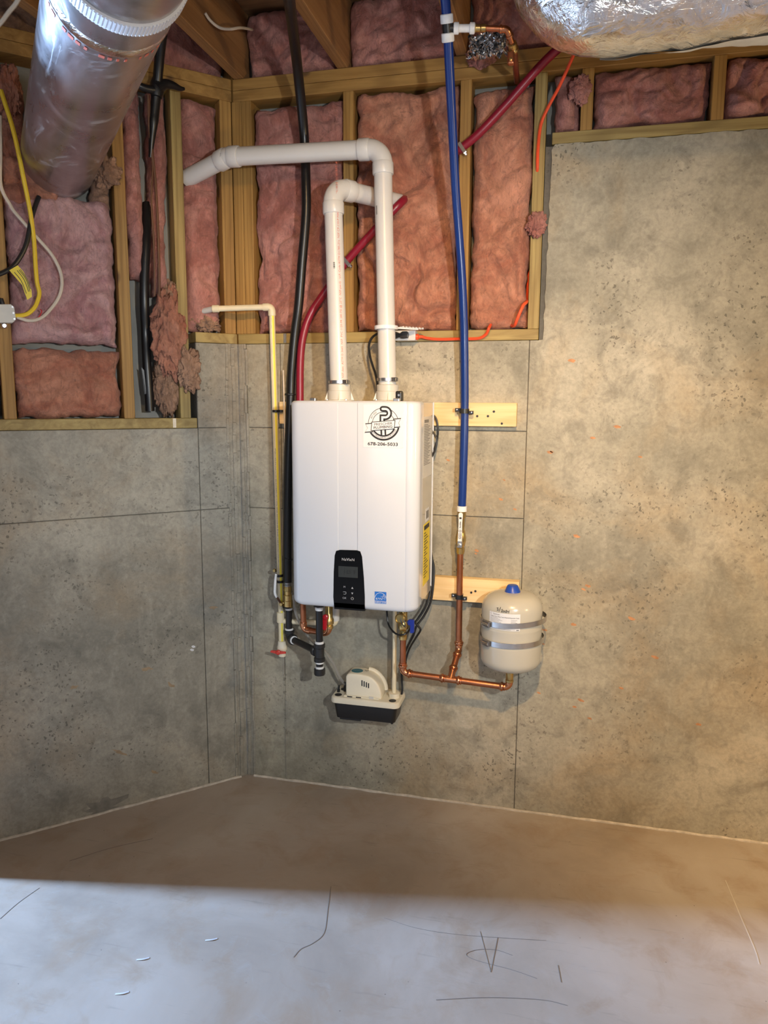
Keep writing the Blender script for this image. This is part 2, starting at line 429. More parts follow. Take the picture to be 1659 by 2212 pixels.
# tall right pour with an irregular broken left edge and top edge
m = MB(); edge = [(1.0905, 0.0), (1.0905, 1.740), (1.118, 1.740)]
zz = 1.742
while zz < 2.355:
    edge.append((1.134 + .006 * noise.noise(Vector((0, 3.1, zz * 30))) + (zz - 1.74) * .012, zz)); zz += .012
xx = 1.150
while xx < 4.2: edge.append((xx, ZR + .004 * noise.noise(Vector((xx * 26, 1.7, 0))))); xx += .014
edge += [(4.2, ZR), (4.2, 0)]
m.prism([RW(a, z, .003) for a, z in edge], (0, .033, 0)); m.build('concrete_panel', 'concrete_wall', wb)
wl = struct(MB().wbox(LW, 0, .1636, 0, ZS - .002, -.004, -.22).wbox(LW, .1636, 1.25, 0, ZL - .002, -.004, -.22).build('wall_left', 'concrete_core'))
for (a0, a1, z0, z1, off) in ((.046, .1636, 0, ZM, 0), (.046, .1636, ZM, ZL, .001), (.046, .1636, ZL, ZS, 0), (.1636, 1.25, 0, ZM, .001), (.1636, 1.25, ZM, ZL, .002)):
    panel(LW, a0, a1, z0, z1, wl, 'concrete_left', off)
# rough strip poured in the corner between two form edges
def ridge(F, a, w, h, seed, parent, z1=ZS):
    m = MB(); z = 0.0; rnd = random.Random(seed)
    while z < z1 - .01:
        L = min(rnd.uniform(.03, .14), z1 - z); j = rnd.uniform(-.004, .004); k = rnd.uniform(.4, 1.2)
        m.wbox(F, a + j - w / 2, a + j + w / 2, z, z + L - .001, -.004, h * k); z += L
    m.build('form_ridge', 'concrete_left', parent, bevel=.001, seg=1)
MB().wbox(LW, 0.0, .043, 0, ZS, -.002, -.03).build('corner_strip', 'concrete_left', wl)
MB().wbox(RW, 0.0, .031, 0, ZS, -.002, -.03).build('corner_strip', 'concrete_left', wb)
ridge(LW, .046, .010, .005, 1, wl); ridge(LW, .020, .014, .003, 2, wl); ridge(RW, .032, .010, .005, 3, wb); ridge(RW, .010, .012, .003, 4, wb)
ridge(RW, .170, .006, .0035, 5, wb, ZM)
# return at the end of the left wall (out of frame), where the daylight edge comes from
ret = struct(MB().prism([(-.884, -.884, 0), (-.70, -.86, 0), (-.86, -.70, 0)], (0, 0, 2.95)).box(-7.2, -.88, -.86, -.60, 0, 2.95).build('wall_return', 'concrete_left'))
# thin mortar bead at the foot of the walls
for F, L, par, sd in ((RW, 3.2, wb, 3), (LW, 1.0, wl, 5)):
    pts = []; a = .03
    while a < L: pts.append(F(a, .001 + .002 * noise.noise(Vector((a * 9, sd, 0))), .004 + .004 * noise.noise(Vector((a * 14, sd, 4))))); a += .02
    MB().tube(pts, lambda f, s_=sd: .006 + .003 * noise.noise(Vector((f * 60, s_, 2))), 7).build('mortar_bead', 'mortar', par, True)
# stains and flecks with their own outline
def blob(F, a, z, ra, rz, rot, parent, mat, name, th=.0002, base=.0033, jag=.18, n=14, sd=0):
    pts = []
    for k in range(n):
        t = 2 * math.pi * k / n; q_ = 1 + jag * noise.noise(Vector((math.cos(t) * 2 + a * 31, math.sin(t) * 2 + z * 17, sd)))
        x, y = ra * q_ * math.cos(t), rz * q_ * math.sin(t)
        pts.append(F(a + x * math.cos(rot) - y * math.sin(rot), z + x * math.sin(rot) + y * math.cos(rot), base))
    off = F(0, 0, th) - F(0, 0, 0)
    MB().prism(pts, off).build(name, mat, parent)
for i, (x, y, z) in enumerate([(1.1778, -0.0040, 1.3586), (1.3930, -0.0040, 1.4482), (1.3127, -0.0040, 1.4091), (1.4718, -0.0040, 1.3475), (1.2731, -0.0040, 1.0643), (1.3203, -0.0040, 0.8868), (1.3050, -0.0040, 0.8740), (1.4725, -0.0040, 0.7800), (1.2770, -0.0040, 0.7428), (1.1758, -0.0040, 0.7141), (1.1727, -0.0040, 0.6616), (1.5585, -0.0040, 0.6454), (1.4513, -0.0040, 0.5205), (1.1645, -0.0040, 0.4738), (1.3147, -0.0040, 0.4610), (1.7158, -0.0040, 0.4144), (1.2930, -0.0040, 0.4340), (1.2324, -0.0040, 1.6707), (1.1715, -0.0040, 1.3568), (1.3483, -0.0040, 0.3957)]):
    r_ = .0065 + .007 * ((i * 37 % 10) / 10)
    blob(RW, x, z, r_, r_ * .45, -.35 + .3 * ((i * 13 % 7) / 7), wb, 'fleck', 'rust_fleck', jag=.5, sd=i)
for i, (x, y, z) in enumerate([(1.0156, -0.0020, 1.2545), (1.0061, -0.0020, 1.1842), (1.0563, -0.0020, 1.1510), (0.9213, -0.0020, 0.9817), (0.9244, -0.0020, 0.9922), (0.8129, -0.0020, 1.3207)]):
    r_ = .005 + .005 * ((i * 37 % 10) / 10)
    blob(RW, x, z, r_, r_ * .5, -.4, wb, 'fleck', 'rust_fleck', jag=.5, base=.0016, sd=i)
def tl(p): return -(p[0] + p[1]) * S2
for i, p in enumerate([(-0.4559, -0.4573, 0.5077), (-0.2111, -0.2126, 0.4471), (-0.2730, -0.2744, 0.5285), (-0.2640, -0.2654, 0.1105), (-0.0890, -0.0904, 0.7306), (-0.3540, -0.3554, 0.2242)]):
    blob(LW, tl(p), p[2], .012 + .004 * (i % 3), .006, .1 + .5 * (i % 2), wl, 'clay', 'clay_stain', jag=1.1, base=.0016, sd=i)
blob(LW, tl((-0.3998, -0.3998, 0.0283)), .020, .075, .038, .1, wl, 'water_stain', 'damp_stain', jag=.9, base=.0016, n=26)
for p in [(-0.1463, -0.1491, 0.5853), (-0.1504, -0.1532, 0.5732)]: blob(LW, tl(p), p[2], .008, .005, .5, wl, 'label_white', 'paint_spot', jag=.5, base=.0016)
# floor scratches
def scratch(pts, w, mat='scratch', sub=6):
    MB().ribbon([(p[0], p[1], .0004) for p in pts], w, (0, 0, 1), sub).build('scratch', mat, fl)
scratch([(1.0385, -0.6876, -0.0000), (1.0845, -0.8375, 0.0000)], .0015); scratch([(1.0845, -0.8375, 0.0000), (1.0906, -0.6998, 0.0000)], .0020)
scratch([(1.1373, -0.7609, 0.0000), (1.0888, -0.7513, 0.0000), (1.0381, -0.7641, 0.0000), (1.0113, -0.7891, 0.0000), (1.0429, -0.8045, 0.0000), (1.1387, -0.8152, 0.0000), (1.2073, -0.8301, 0.0000)], .0014)
scratch([(0.5545, -0.6009, 0.0000), (0.5784, -0.7072, 0.0000), (0.5989, -0.8047, -0.0000), (0.5805, -0.8536, 0.0000), (0.5561, -0.8822, 0.0000), (0.5471, -0.9172, 0.0000)], .0022)
scratch([(0.9570, -0.9671, 0.0000), (1.0874, -0.9264, 0.0000), (1.2218, -0.9003, 0.0000), (1.2858, -0.9026, 0.0000)], .0018); scratch([(1.2609, -0.7671, 0.0000), (1.2701, -0.8275, 0.0000)], .002)
scratch([(1.7832, -0.2581, 0.0000), (1.7936, -0.4418, 0.0000), (1.8015, -0.5675, 0.0000), (1.8000, -0.6275, -0.0000)], .0035, 'scratch_light')
scratch([(0.7537, -0.7009, 0.0000), (0.8563, -0.7198, 0.0000), (0.9921, -0.7150, 0.0000), (1.2273, -0.6787, 0.0000)], .0010)
scratch([(-0.3355, -0.6902, 0.0000), (-0.2437, -0.5915, 0.0000), (-0.1342, -0.5070, 0.0000)], .002); scratch([(-0.3540, -0.9854, 0.0000), (-0.3520, -0.9103, 0.0000), (-0.3381, -0.8343, 0.0000)], .002)
for (u, v) in ((0.1621, -1.1471, 0.0000)[:2], (0.1487, -1.0267, 0.0000)[:2], (0.2974, -0.9119, 0.0000)[:2]):
    MB().ribbon([(u - .018, v - .006, 0), (u, v, .001), (u + .012, v + .010, 0)], .005, (0, 0, 1), 3, .001).build('plaster_crumb', 'label_white', fl)

# ------------------------------------------------------------------ framing above the concrete
ZT = 2.600
fb = frame('wall_framing_back', (.6, 0, ZS)); fL = frame('wall_framing_left', (-.3, -.3, ZL))
struct_sheath = MB().wbox(RW, -.02, 4.2, ZS, 2.95, -.092, -.105).build('sheathing', 'sheathing', fb)
MB().wbox(LW, -.02, 1.9, ZL, 2.95, -.092, -.105).build('sheathing', 'sheathing', fL)
def stud(F, a0, a1, z0, z1, par, mat='stud_z', d0=0.0, d1=-.089, name='stud'):
    MB().wbox(F, a0, a1, z0, z1, d0, d1).build(name, mat, par, bevel=.0018, seg=1)
stud(RW, .002, 1.118, ZS, ZS + .037, fb, 'treated_x', .001, name='sill_plate')
stud(RW, 1.14, 4.2, ZR + .002, ZR + .038, fb, 'treated_x', .001, name='sill_plate')
for z0 in (ZT, ZT + .0385): stud(RW, .002, 4.2, z0, z0 + .0375, fb, 'stud_x', name='top_plate')
for a0, a1 in ((.034, .072), (-.004, .033), (.419, .457), (.832, .870)): stud(RW, a0, a1, ZS + .037, ZT, fb)
stud(RW, 1.080, 1.118, ZS + .037, ZT, fb, 'treated_z')
for a0 in (1.228, 1.625, 2.03, 2.44): stud(RW, a0, a0 + .038, ZR + .038, ZT, fb)
stud(LW, .002, .1620, ZS, ZS + .037, fL, 'treated_x', .001, name='sill_plate')
stud(LW, .166, 1.25, ZL, ZL + .037, fL, 'treated_x', .001, name='sill_plate')
for z0 in (ZT, ZT + .0385): stud(LW, .002, 1.9, z0, z0 + .0375, fL, 'stud_x', name='top_plate')
stud(LW, .005, .048, ZS + .037, ZT, fL)
stud(LW, .190, .228, ZL + .037, ZT, fL, 'treated_z', .006, -.060)
stud(LW, .390, .428, ZL + .037, ZT, fL); stud(LW, .772, .810, ZL + .037, ZT, fL); stud(LW, 1.17, 1.208, ZL + .037, ZT, fL)
for (F, a, z, par) in ((RW, .185, ZS + .002, fb), (LW, .245, ZL + .002, fL)):
    MB().wbox(F, a, a + .012, z, z + .034, .0018, -.001).build('plate_strap', 'steel', par)
MB().prism([(0, 0, ZS), (.0, .091, ZS), (-.064, .064, ZS)], (0, 0, 2.911 - ZS)).build('corner_post', 'stud_z', fb)
# joists and subfloor
ce = struct(MB().box(-7.2, 4.2, -7.0, .2, 2.912, 2.94).build('ceiling', 'subfloor'))
for x in (-1.21, -.80, -.395, .006, .397, .815, 1.215, 1.62, 2.03, 2.44, 2.85):
    y1 = (x if x < 0 else 0) + .0
    MB().box(x, x + .038, -6.0, y1 + .06, 2.677, 2.911).build('joist', 'joist_y', ce, bevel=.002, seg=1)
# ------------------------------------------------------------------ insulation
def batt(label, F, a0, a1, z0, z1, mat, seed, d=-.004, bulge=.022, rough=.016, edge=.020, step=.0065, cut=None, name='insulation_batt'):
    nx = max(8, int((a1 - a0) / step)); nz = max(8, int((z1 - z0) / step)); vs_ = []; fs = []
    for j in range(nz + 1):
        for i in range(nx + 1):
            u, v = i / nx, j / nz
            a = a0 + (a1 - a0) * u; z = z0 + (z1 - z0) * v
            if cut: a, z = cut(a, z, u, v)
            p = Vector((a * 1.0 + seed * 7.3, z, seed * 3.1))
            nz3 = lambda q_: Vector((noise.noise(q_), noise.noise(q_ + Vector((9, 0, 0))), 0))
            if edge:
                k_e = max(0.0, 1 - min(u, 1 - u) * 6)
                a += edge * k_e * (.8 * noise.fractal(Vector((z * 9, seed, u)), .8, 2.2, 4) - .03 * (1 if u > .5 else -1))
                k_e = max(0.0, 1 - min(v, 1 - v) * 6)
                z += edge * k_e * (.8 * noise.fractal(Vector((a * 11, seed, 3 + v)), .8, 2.2, 4) - .03 * (1 if v > .5 else -1))
            e = min(u, 1 - u) * (a1 - a0); e2 = min(v, 1 - v) * (z1 - z0)
            fall = min(1, e / .030) ** .5 * min(1, e2 / .030) ** .5
            w = p + nz3(p * 4) * .10 + nz3(p * 13) * .030
            q1 = noise.fractal(w * 4.5, .9, 2.0, 4); r1 = max(0.0, 1 - abs(noise.noise(w * 5.5)) * 3.2); r2 = max(0.0, 1 - abs(noise.noise(w * 12 + Vector((4, 4, 4)))) * 3.4)
            q4 = noise.fractal(w * 34, .8, 2.1, 3)
            dd = d - .035 * (1 - fall) + fall * (bulge * (.6 + .9 * q1) - rough * (1.15 * r1 * r1 + .55 * r2 * r2) + .0045 * q4)
            vs_.append(F(a, z, max(-.085, dd)))
    n1 = nx + 1
    for j in range(nz):
        for i in range(nx):
            k = j * n1 + i; fs.append((k, k + 1, k + n1 + 1, k + n1))
    # close the back
    per = [i for i in range(n1)] + [j * n1 + nx for j in range(1, nz + 1)] + [nz * n1 + i for i in range(nx - 1, -1, -1)] + [j * n1 for j in range(nz - 1, 0, -1)]
    off = F(0, 0, -.03) - F(0, 0, 0); base = len(vs_)
    for k in per: vs_.append(vs_[k] + off)
    L = len(per)
    for k in range(L): fs.append((per[k], base + k, base + (k + 1) % L, per[(k + 1) % L]))
    fs.append(tuple(base + k for k in range(L)))
    o = MB().add(vs_, fs).build(name, mat, None, True, angle=0)
    return tag(o, label, 'insulation', 'wall insulation')
ZB = ZS + .040
batt('pink insulation batt behind the black gas line, left of the vent pipes', RW, .076, .415, ZB, 2.578, 'wool_pink', 1)
batt('wide salmon insulation batt behind the tall vent pipe and blue pipe', RW, .461, .828, ZB, 2.592, 'wool_salmon', 2, bulge=.026, rough=.022)
batt('salmon insulation batt crossed by the dark red pipe, right of the blue pipe', RW, .876, 1.075, ZB, 2.568, 'wool_salmon', 3, bulge=.024)
batt('narrow pink insulation piece right of the orange cord above the tall concrete', RW, 1.146, 1.226, ZR + .042, 2.596, 'wool_pink', 4, rough=.022)
batt('low wide pink insulation batt above the tall concrete under the foil duct', RW, 1.270, 1.622, ZR + .041, 2.597, 'wool_pink', 5, d=-.012)
batt('pink insulation batt at the right edge above the tall concrete', RW, 1.667, 2.028, ZR + .041, 2.597, 'wool_pink', 6, rough=.022)
batt('pink insulation batt in the corner bay behind the white vent elbow', LW, .052, .186, ZS + .04, 2.590, 'wool_pink', 7, d=-.012)
batt('pale rose insulation batt below the round metal duct', LW, .434, .768, 1.716, 2.200, 'wool_rose', 8, bulge=.030)
batt('square brick-orange insulation batt on the sill below the rose one', LW, .432, .770, ZL + .040, 1.700, 'wool_orange', 9, bulge=.016)
batt('orange insulation batt left of the round metal duct', LW, .690, .766, 2.205, 2.560, 'wool_orange', 10, rough=.022)
batt('pink insulation strip left of the black taped pipe', LW, .326, .386, 1.95, 2.590, 'wool_pink', 11, d=-.006)
batt('narrow pink insulation strip right of the black taped pipe', LW, .236, .300, 1.90, 2.585, 'wool_pink', 12, d=-.012, cut=lambda a, z, u, v: (a + .02 * (1 - v) * math.sin(v * 5), z))
batt('brownish torn insulation between the round duct and the stud beside it', LW, .434, .500, 2.18, 2.33, 'wool_dirty', 13, rough=.03, bulge=.03)
batt('orange insulation tuft bulging under the left side of the round duct', LW, .600, .765, 2.150, 2.30, 'wool_orange', 14, d=.012, bulge=.035, rough=.024)
batt('pink insulation in the joist bay over the corner', RW, .050, .394, 2.680, 2.905, 'wool_pink', 15, d=-.02, bulge=.03)
batt('large pink insulation batt in the joist bay between black line and blue pipe', RW, .438, .812, 2.680, 2.905, 'wool_pink', 16, d=-.01, bulge=.02)
batt('pink insulation in the joist bay behind the white tee fitting', RW, .856, 1.212, 2.680, 2.905, 'wool_pink', 17, d=-.03, bulge=.03)
batt('pink insulation in the joist bay above the left wall plate', LW, .02, .50, 2.680, 2.905, 'wool_pink', 18, d=-.035, bulge=.03)
batt('pink insulation in the joist bay over the round duct', LW, .56, 1.10, 2.680, 2.905, 'wool_dirty', 19, d=-.035, bulge=.02)
batt('pink insulation batt beyond the left stud at the frame edge', LW, .814, 1.166, ZL + .040, 2.590, 'wool_rose', 20)
batt('pink insulation batt farthest right above the tall concrete', RW, 2.072, 2.436, ZR + .041, 2.597, 'wool_pink', 21)
def clump(label, c, rx, ry, rz, mat, seed, wild=.35):
    bm = bmesh.new(); bmesh.ops.create_icosphere(bm, subdivisions=5, radius=1.0); b = MB()
    for v in bm.verts:
        n_ = v.co.normalized(); w = n_ * 1.5 + Vector((seed * 5.1, seed, 0)); w2 = w + Vector((noise.noise(w * 1.5), noise.noise(w * 1.5 + Vector((5, 0, 0))), noise.noise(w * 1.5 + Vector((0, 5, 0))))) * .35
        k = 1 + wild * noise.fractal(w2 * 1.4, .8, 2, 4) - .22 * max(0, 1 - abs(noise.noise(w2 * 2.6)) * 4) + .02 * noise.noise(w2 * 9)
        v.co = n_ * k
    fs = [tuple(v.index for v in f.verts) for f in bm.faces]
    F, a, z, d = c
    vs_ = [F(a + v.co.x * rx, z + v.co.z * rz, d + v.co.y * ry) for v in bm.verts]
    bm.free(); b.add(vs_, fs)
    return tag(b.build('insulation_clump', mat, None, True, angle=0), label, 'insulation', 'loose insulation')
clump('torn brown-pink insulation clump stuffed beside the black pipe', (LW, .258, 1.765, .004), .060, .036, .150, 'wool_orange', 1)
clump('dirty insulation wad at the foot of the black pipe on the left sill', (LW, .268, 1.580, -.030), .048, .036, .110, 'wool_dirty', 2)
clump('dirty insulation scrap against the end of the concrete step', (LW, .196, 1.640, .022), .044, .018, .075, 'wool_dirty', 3, .45)
clump('brown insulation tuft above the torn clump', (LW, .248, 1.900, -.02), .034, .03, .050, 'wool_dirty', 4)
clump('grey-pink insulation wad in the corner under the cream pipe end', (LW, .115, 1.812, -.015), .052, .028, .030, 'wool_dirty', 5)
clump('pink insulation flap hanging over the stud under the foil duct', (RW, 1.225, 2.530, .012), .034, .014, .045, 'wool_pink', 6)
clump('small pale insulation tuft at the foil duct end', (RW, .905, 2.660, .02), .050, .018, .034, 'wool_pink', 7)
clump('pink insulation tuft poking past the greenish stud', (RW, 1.100, 2.120, .010), .034, .018, .040, 'wool_pink', 8)
clump('brown insulation shred right of the round duct end', (LW, .455, 2.290, .015), .040, .028, .050, 'wool_dirty', 9, .5)
clump('orange insulation edge rolled over the top left of the duct', (LW, .735, 2.480, .012), .035, .020, .080, 'wool_orange', 10)

# ------------------------------------------------------------------ mounting boards
HX0, HX1, HZ0, HZ1, HF = .330, .770, .836, 1.531, .335
def board(label, a0, a1, z0, z1, holes):
    o = thing('mounting_board', label, 'board', RW((a0 + a1) / 2, z0, .019), 'boards the heater hangs on')
    MB().wbox(RW, a0, a1, z0, z1, .040, .003).build('plank', 'new_pine', o, bevel=.0015, seg=1)
    for p in holes: MB().lathe([(.0042, 0), (.0042, .0012), (.002, .0013)], (p[0], -.0400, p[2]), (0, -1, 0), 12).build('screw_hole', 'ink_black', o)
    return o
board('upper pale pine board on the concrete behind the heater top', (0.1791, -0.0400, 1.4885)[0], (1.0546, -0.0400, 1.4958)[0], (0.9345, -0.0400, 1.4449)[2], (0.9325, -0.0400, 1.5268)[2], [(0.9190, -0.0400, 1.4802), (0.9562, -0.0400, 1.4805), (0.9766, -0.0400, 1.4967), (1.0050, -0.0400, 1.4554)])
lb = board('lower pale pine board behind the expansion tank', HX0 + .02, (1.0826, -0.0400, 0.8563)[0], (0.8826, -0.0400, 0.8081)[2], (0.8808, -0.0400, 0.8945)[2], [(0.9272, -0.0400, 0.8510), (0.9122, -0.0400, 0.8448)])
px = (1.0611, -0.0410, 0.8687)
MB().wbox(RW, px[0] - .018, px[0] + .017, px[2] - .02, px[2] + .014, .0415, .040).build('bracket_plate', 'dark_steel', lb)

# ------------------------------------------------------------------ tankless water heater
H = thing('water_heater', 'white wall-hung tankless water heater with black control panel', 'water heater', RW(.55, HZ0, .19))
W_ = HX1 - HX0
def cover_loop(inset):
    r = .034; x0, x1, yf, yb = HX0 + inset, HX1 - inset, -(HF - inset * .75), -(HF - .075)
    L = [(x1, yb)]
    for k in range(9):
        a = k / 8 * math.pi / 2; L.append((x1 - r + r * math.cos(a), yf + r - r * math.sin(a)))
    feats = [(.401, 0), (.398, .0012), (.395, 0), (.238, 0), (.235, .0020), (.171, .0020), (.168, 0)]
    for fx, dy in feats: L.append((HX0 + fx, yf - dy if False else yf + dy))
    for k in range(9):
        a = math.pi / 2 + k / 8 * math.pi / 2; L.append((x0 + r + r * math.cos(a), yf + r - r * math.sin(a)))
    L.append((x0, yb)); return L
lev = []
R_ = .022
for k in range(7):
    a = k / 6 * math.pi / 2; lev.append((HZ0 + R_ * (1 - math.sin(a)) , R_ * (1 - math.cos(a)) ))
lev = [(HZ0 + R_ * (1 - math.cos(k / 6 * math.pi / 2)), R_ * (1 - math.sin(k / 6 * math.pi / 2))) for k in range(7)]
lev += [(HZ0 + .3, 0), (HZ1 - .012, 0)] + [(HZ1 - .012 + .012 * math.sin(k / 5 * math.pi / 2), .012 * (1 - math.cos(k / 5 * math.pi / 2))) for k in range(1, 6)]
m = MB(); n0 = len(cover_loop(0)); vs_ = []; fs = []
for z, ins in lev: vs_ += [(x, y, z) for x, y in cover_loop(ins)]
for j in range(len(lev) - 1):
    for i in range(n0): a, b = j * n0 + i, j * n0 + (i + 1) % n0; fs.append((a, b, b + n0, a + n0))
fs.append(tuple(range(n0 - 1, -1, -1))); fs.append(tuple((len(lev) - 1) * n0 + i for i in range(n0)))
m.add(vs_, fs).build('front_cover', 'heater_white', H, True, angle=30)
body = MB().wbox(RW, HX0 + .004, HX1 - .004, HZ0 + .012, HZ1 - .003, HF - .074, .041).build('cabinet', 'heater_side', H, bevel=.003)
MB().wbox(RW, HX1 - .0045, HX1 - .0015, HZ0 + .014, HZ1 - .004, .060, .052).build('side_flange', 'heater_white', body)
# side labels (right side of the cabinet)
def side_label(z0, z1, d0, d1, mat, bars, name):
    x = HX1 - .0036
    o = MB().box(x - .0006, x, -d1, -d0, z0, z1).build(name, mat, body)
    for (f0, f1, g0, g1, mm) in bars:
        MB().box(x, x + .0003, -(d1 + (d0 - d1) * f0), -(d1 + (d0 - d1) * f1), z0 + (z1 - z0) * g0, z0 + (z1 - z0) * g1).build('print', mm, o)
bars = [(.1, .6, .90, .95, 'ink_grey')] + [(.08, .08 + .8 * (.55 + .45 * ((i * 29 % 11) / 11)), .86 - i * .026, .872 - i * .026, 'ink_grey') for i in range(26)]
side_label(1.275, 1.480, .085, .240, 'label_clear', bars, 'warning_label')
side_label(1.120, 1.165, .12, .18, 'label_white', [(.1, .9, .2, .8, 'ink_grey')], 'rating_label')
bars = [(.08, .9, .90, .97, 'ink_black')] + [(.1, .1 + .7 * (.4 + .6 * ((i * 31 % 9) / 9)), .84 - i * .045, .855 - i * .045, 'ink_black') for i in range(17)]
side_label(.900, 1.115, .10, .215, 'label_yellow', bars, 'energy_guide_label')
# control panel, wraps onto the lower edge
YP = -(HF + .0012)
def face(p, q=0.0): return (p[0], YP - q, p[2])
pc = [(0.4853, -0.3362, 0.8199), (0.4823, -0.3362, 0.8745), (0.4843, -0.3362, 0.9626), (0.4878, -0.3362, 1.0184), (0.4928, -0.3362, 1.0344), (0.5057, -0.3362, 1.0383), (0.5635, -0.3362, 1.0398), (0.5763, -0.3362, 1.0373), (0.5827, -0.3362, 1.0189), (0.5891, -0.3362, 0.9453), (0.5924, -0.3362, 0.8821), (0.5925, -0.3362, 0.8247)]
pan = MB(); lp = [face(p) for p in pc]; zb = HZ0 + .004
lp[0] = (lp[0][0], YP, zb); lp[-1] = (lp[-1][0], YP, zb)
pan.prism(lp, (0, .004, 0)); pan.box(lp[0][0], lp[-1][0], YP, YP + .03, HZ0 - .002, HZ0 + .02)
cp = pan.build('control_panel', 'gloss_black', H)
sc0, sc1 = (0.5006, -0.3365, 0.9462), (0.5684, -0.3365, 0.9836)
scr = MB().box(sc0[0], sc1[0], YP - .0006, YP, sc0[2], sc1[2]).build('screen', 'lcd', cp)
X, Zv = (1, 0, 0), (0, 0, 1)
def ftext(txt, p, size, mat, parent, off=.0009, name='print', bold=0.0, rot=0.0, align='CENTER', space=1.0):
    xd = (math.cos(rot), 0, math.sin(rot)); yd = (-math.sin(rot), 0, math.cos(rot))
    return text_mesh(txt, size, plane_fn((p[0], YP - off, p[2]), xd, yd), name, mat, parent, align, bold, space)
ftext('125\u00b0F', (0.5395, -0.3365, 0.9645), .019, 'lcd_ink', scr)
ftext('NaVIeN', (0.5347, -0.3365, 1.0068), .0130, 'panel_ink', cp, .0003, 'brand_lettering', .0001, space=1.05)
ftext('M', (0.5216, -0.3365, 0.9125), .0095, 'panel_ink', cp, .0003)
ftext('OK', (0.5215, -0.3365, 0.8741), .0095, 'panel_ink', cp, .0003)
m = MB(); b0 = Vector(face((0.5215, -0.3365, 0.8917), .0003))
m.ribbon([b0 + Vector(v) for v in ((-.005, 0, .004), (.004, 0, .004), (.006, 0, 0), (.003, 0, -.004), (-.003, 0, -.004))], .0012, (0, -1, 0), 4); m.build('back_icon', 'panel_ink', cp)
for p, s_ in (((0.5491, -0.3365, 0.9111), 1), ((0.5491, -0.3365, 0.8920), -1)):
    c = Vector(face(p, .0003)); MB().prism([c + Vector((-.0038, 0, -.003 * s_)), c + Vector((.0038, 0, -.003 * s_)), c + Vector((0, 0, .0036 * s_))], (0, -.0003, 0)).build('arrow_icon', 'panel_ink', cp)
c = Vector(face((0.5491, -0.3365, 0.8744), .0003)); m = MB()
m.ribbon([c + Vector((.0042 * math.sin(a), 0, .0042 * math.cos(a))) for a in [.6 + k * .51 for k in range(11)]], .0011, (0, -1, 0))
m.ribbon([c + Vector((0, 0, .0015)), c + Vector((0, 0, .0055))], .0011, (0, -1, 0)); m.build('power_icon', 'panel_ink', cp)
# energy sticker
c = Vector(face((0.6467, -0.3365, 0.8844))); h = .0216
es = MB().box(c.x - h, c.x + h, YP - .0005, YP + .0008, c.z - h, c.z + h).build('energy_sticker', 'label_white', H)
MB().box(c.x - h * .93, c.x + h * .93, YP - .0008, YP - .0005, c.z - h * .52, c.z + h * .93).box(c.x - h * .93, c.x + h * .93, YP - .0008, YP - .0005, c.z - h * .93, c.z - h * .58).build('blue_field', 'ink_blue', es)
m = MB(); oo = c + Vector((0, -.0010, -.004))
m.ribbon([oo + Vector((.0195 * math.cos(a), 0, .0205 * math.sin(a))) for a in [.12 + k * .145 for k in range(21)]], .0014, (0, -1, 0))
st = [oo + Vector((.0105 + .0095 * math.cos(math.pi / 2 + k * math.pi * .8), 0, .0055 + .0095 * math.sin(math.pi / 2 + k * math.pi * .8))) for k in range(6)]
m.ribbon(st, .0010, (0, -1, 0))
m.ribbon([oo + Vector(v) for v in ((-.017, 0, -.002), (-.012, 0, .003), (-.014, 0, -.003), (-.008, 0, .000), (-.006, 0, .003), (-.003, 0, -.002), (0, 0, .003), (.003, 0, -.003), (.006, 0, .002))], .0011, (0, -1, 0), 4)
m.build('star_script', 'label_white', es)
text_mesh('ENERGY STAR', .0062, plane_fn((c.x, YP - .0010, c.z - h * .755), X, Zv), 'print', 'label_white', es, bold=.00012)
# plumber sticker
c0 = Vector(face((0.6525, -0.3365, 1.4503))); k_ = .0000895
def SP(u, v, l=0.0): return c0 + Vector(((u - 821) * k_, -.0004 - l, -(v - 881) * k_))
stk = MB().prism([SP(u, v, -.0006) for u, v in ((110, 110), (1530, 110), (1560, 140), (1560, 1620), (1530, 1650), (110, 1650), (80, 1620), (80, 140))], (0, -.0004, 0)).build('plumber_sticker', 'label_white', H)
N_ = (0, -1, 0)
def arc(r, a0, a1, l, n=30): return [SP(835 + r * math.cos(math.radians(a0 + (a1 - a0) * i / n)), 785 - r * math.sin(math.radians(a0 + (a1 - a0) * i / n)), l) for i in range(n + 1)]
for r_, w_r, a0, a1 in ((558, 17, 18, 180), (412, 17, 18, 180), (575, 64, -14, -146), (437, 56, -24, -152)):
    MB().ribbon(arc(r_, a0, a1, .0002), w_r * k_, N_).build('ring', 'ink_black', stk)
def arc_text(txt, r, mid, size, flip, l=.0004):
    def f(x, y):
        if flip: a = math.radians(mid) + x / k_ / r; q_ = r - y / k_
        else: a = math.radians(mid) - x / k_ / r; q_ = r + y / k_
        return SP(835 + q_ * math.cos(a), 785 - q_ * math.sin(a), l)
    text_mesh(txt, size * k_, f, 'print', 'ink_black', stk)
arc_text('EST 2022', 486, 140, 80, False); arc_text('PUT PRESCHER IN YOUR SYSTEM', 505, -84, 72, True)
ppath = [(800, 260), (900, 260)] + [(900 + 150 * math.cos(math.radians(90 - t)), 410 - 150 * math.sin(math.radians(90 - t))) for t in range(15, 181, 15)] + [(795, 560), (795, 600), (795, 720)]
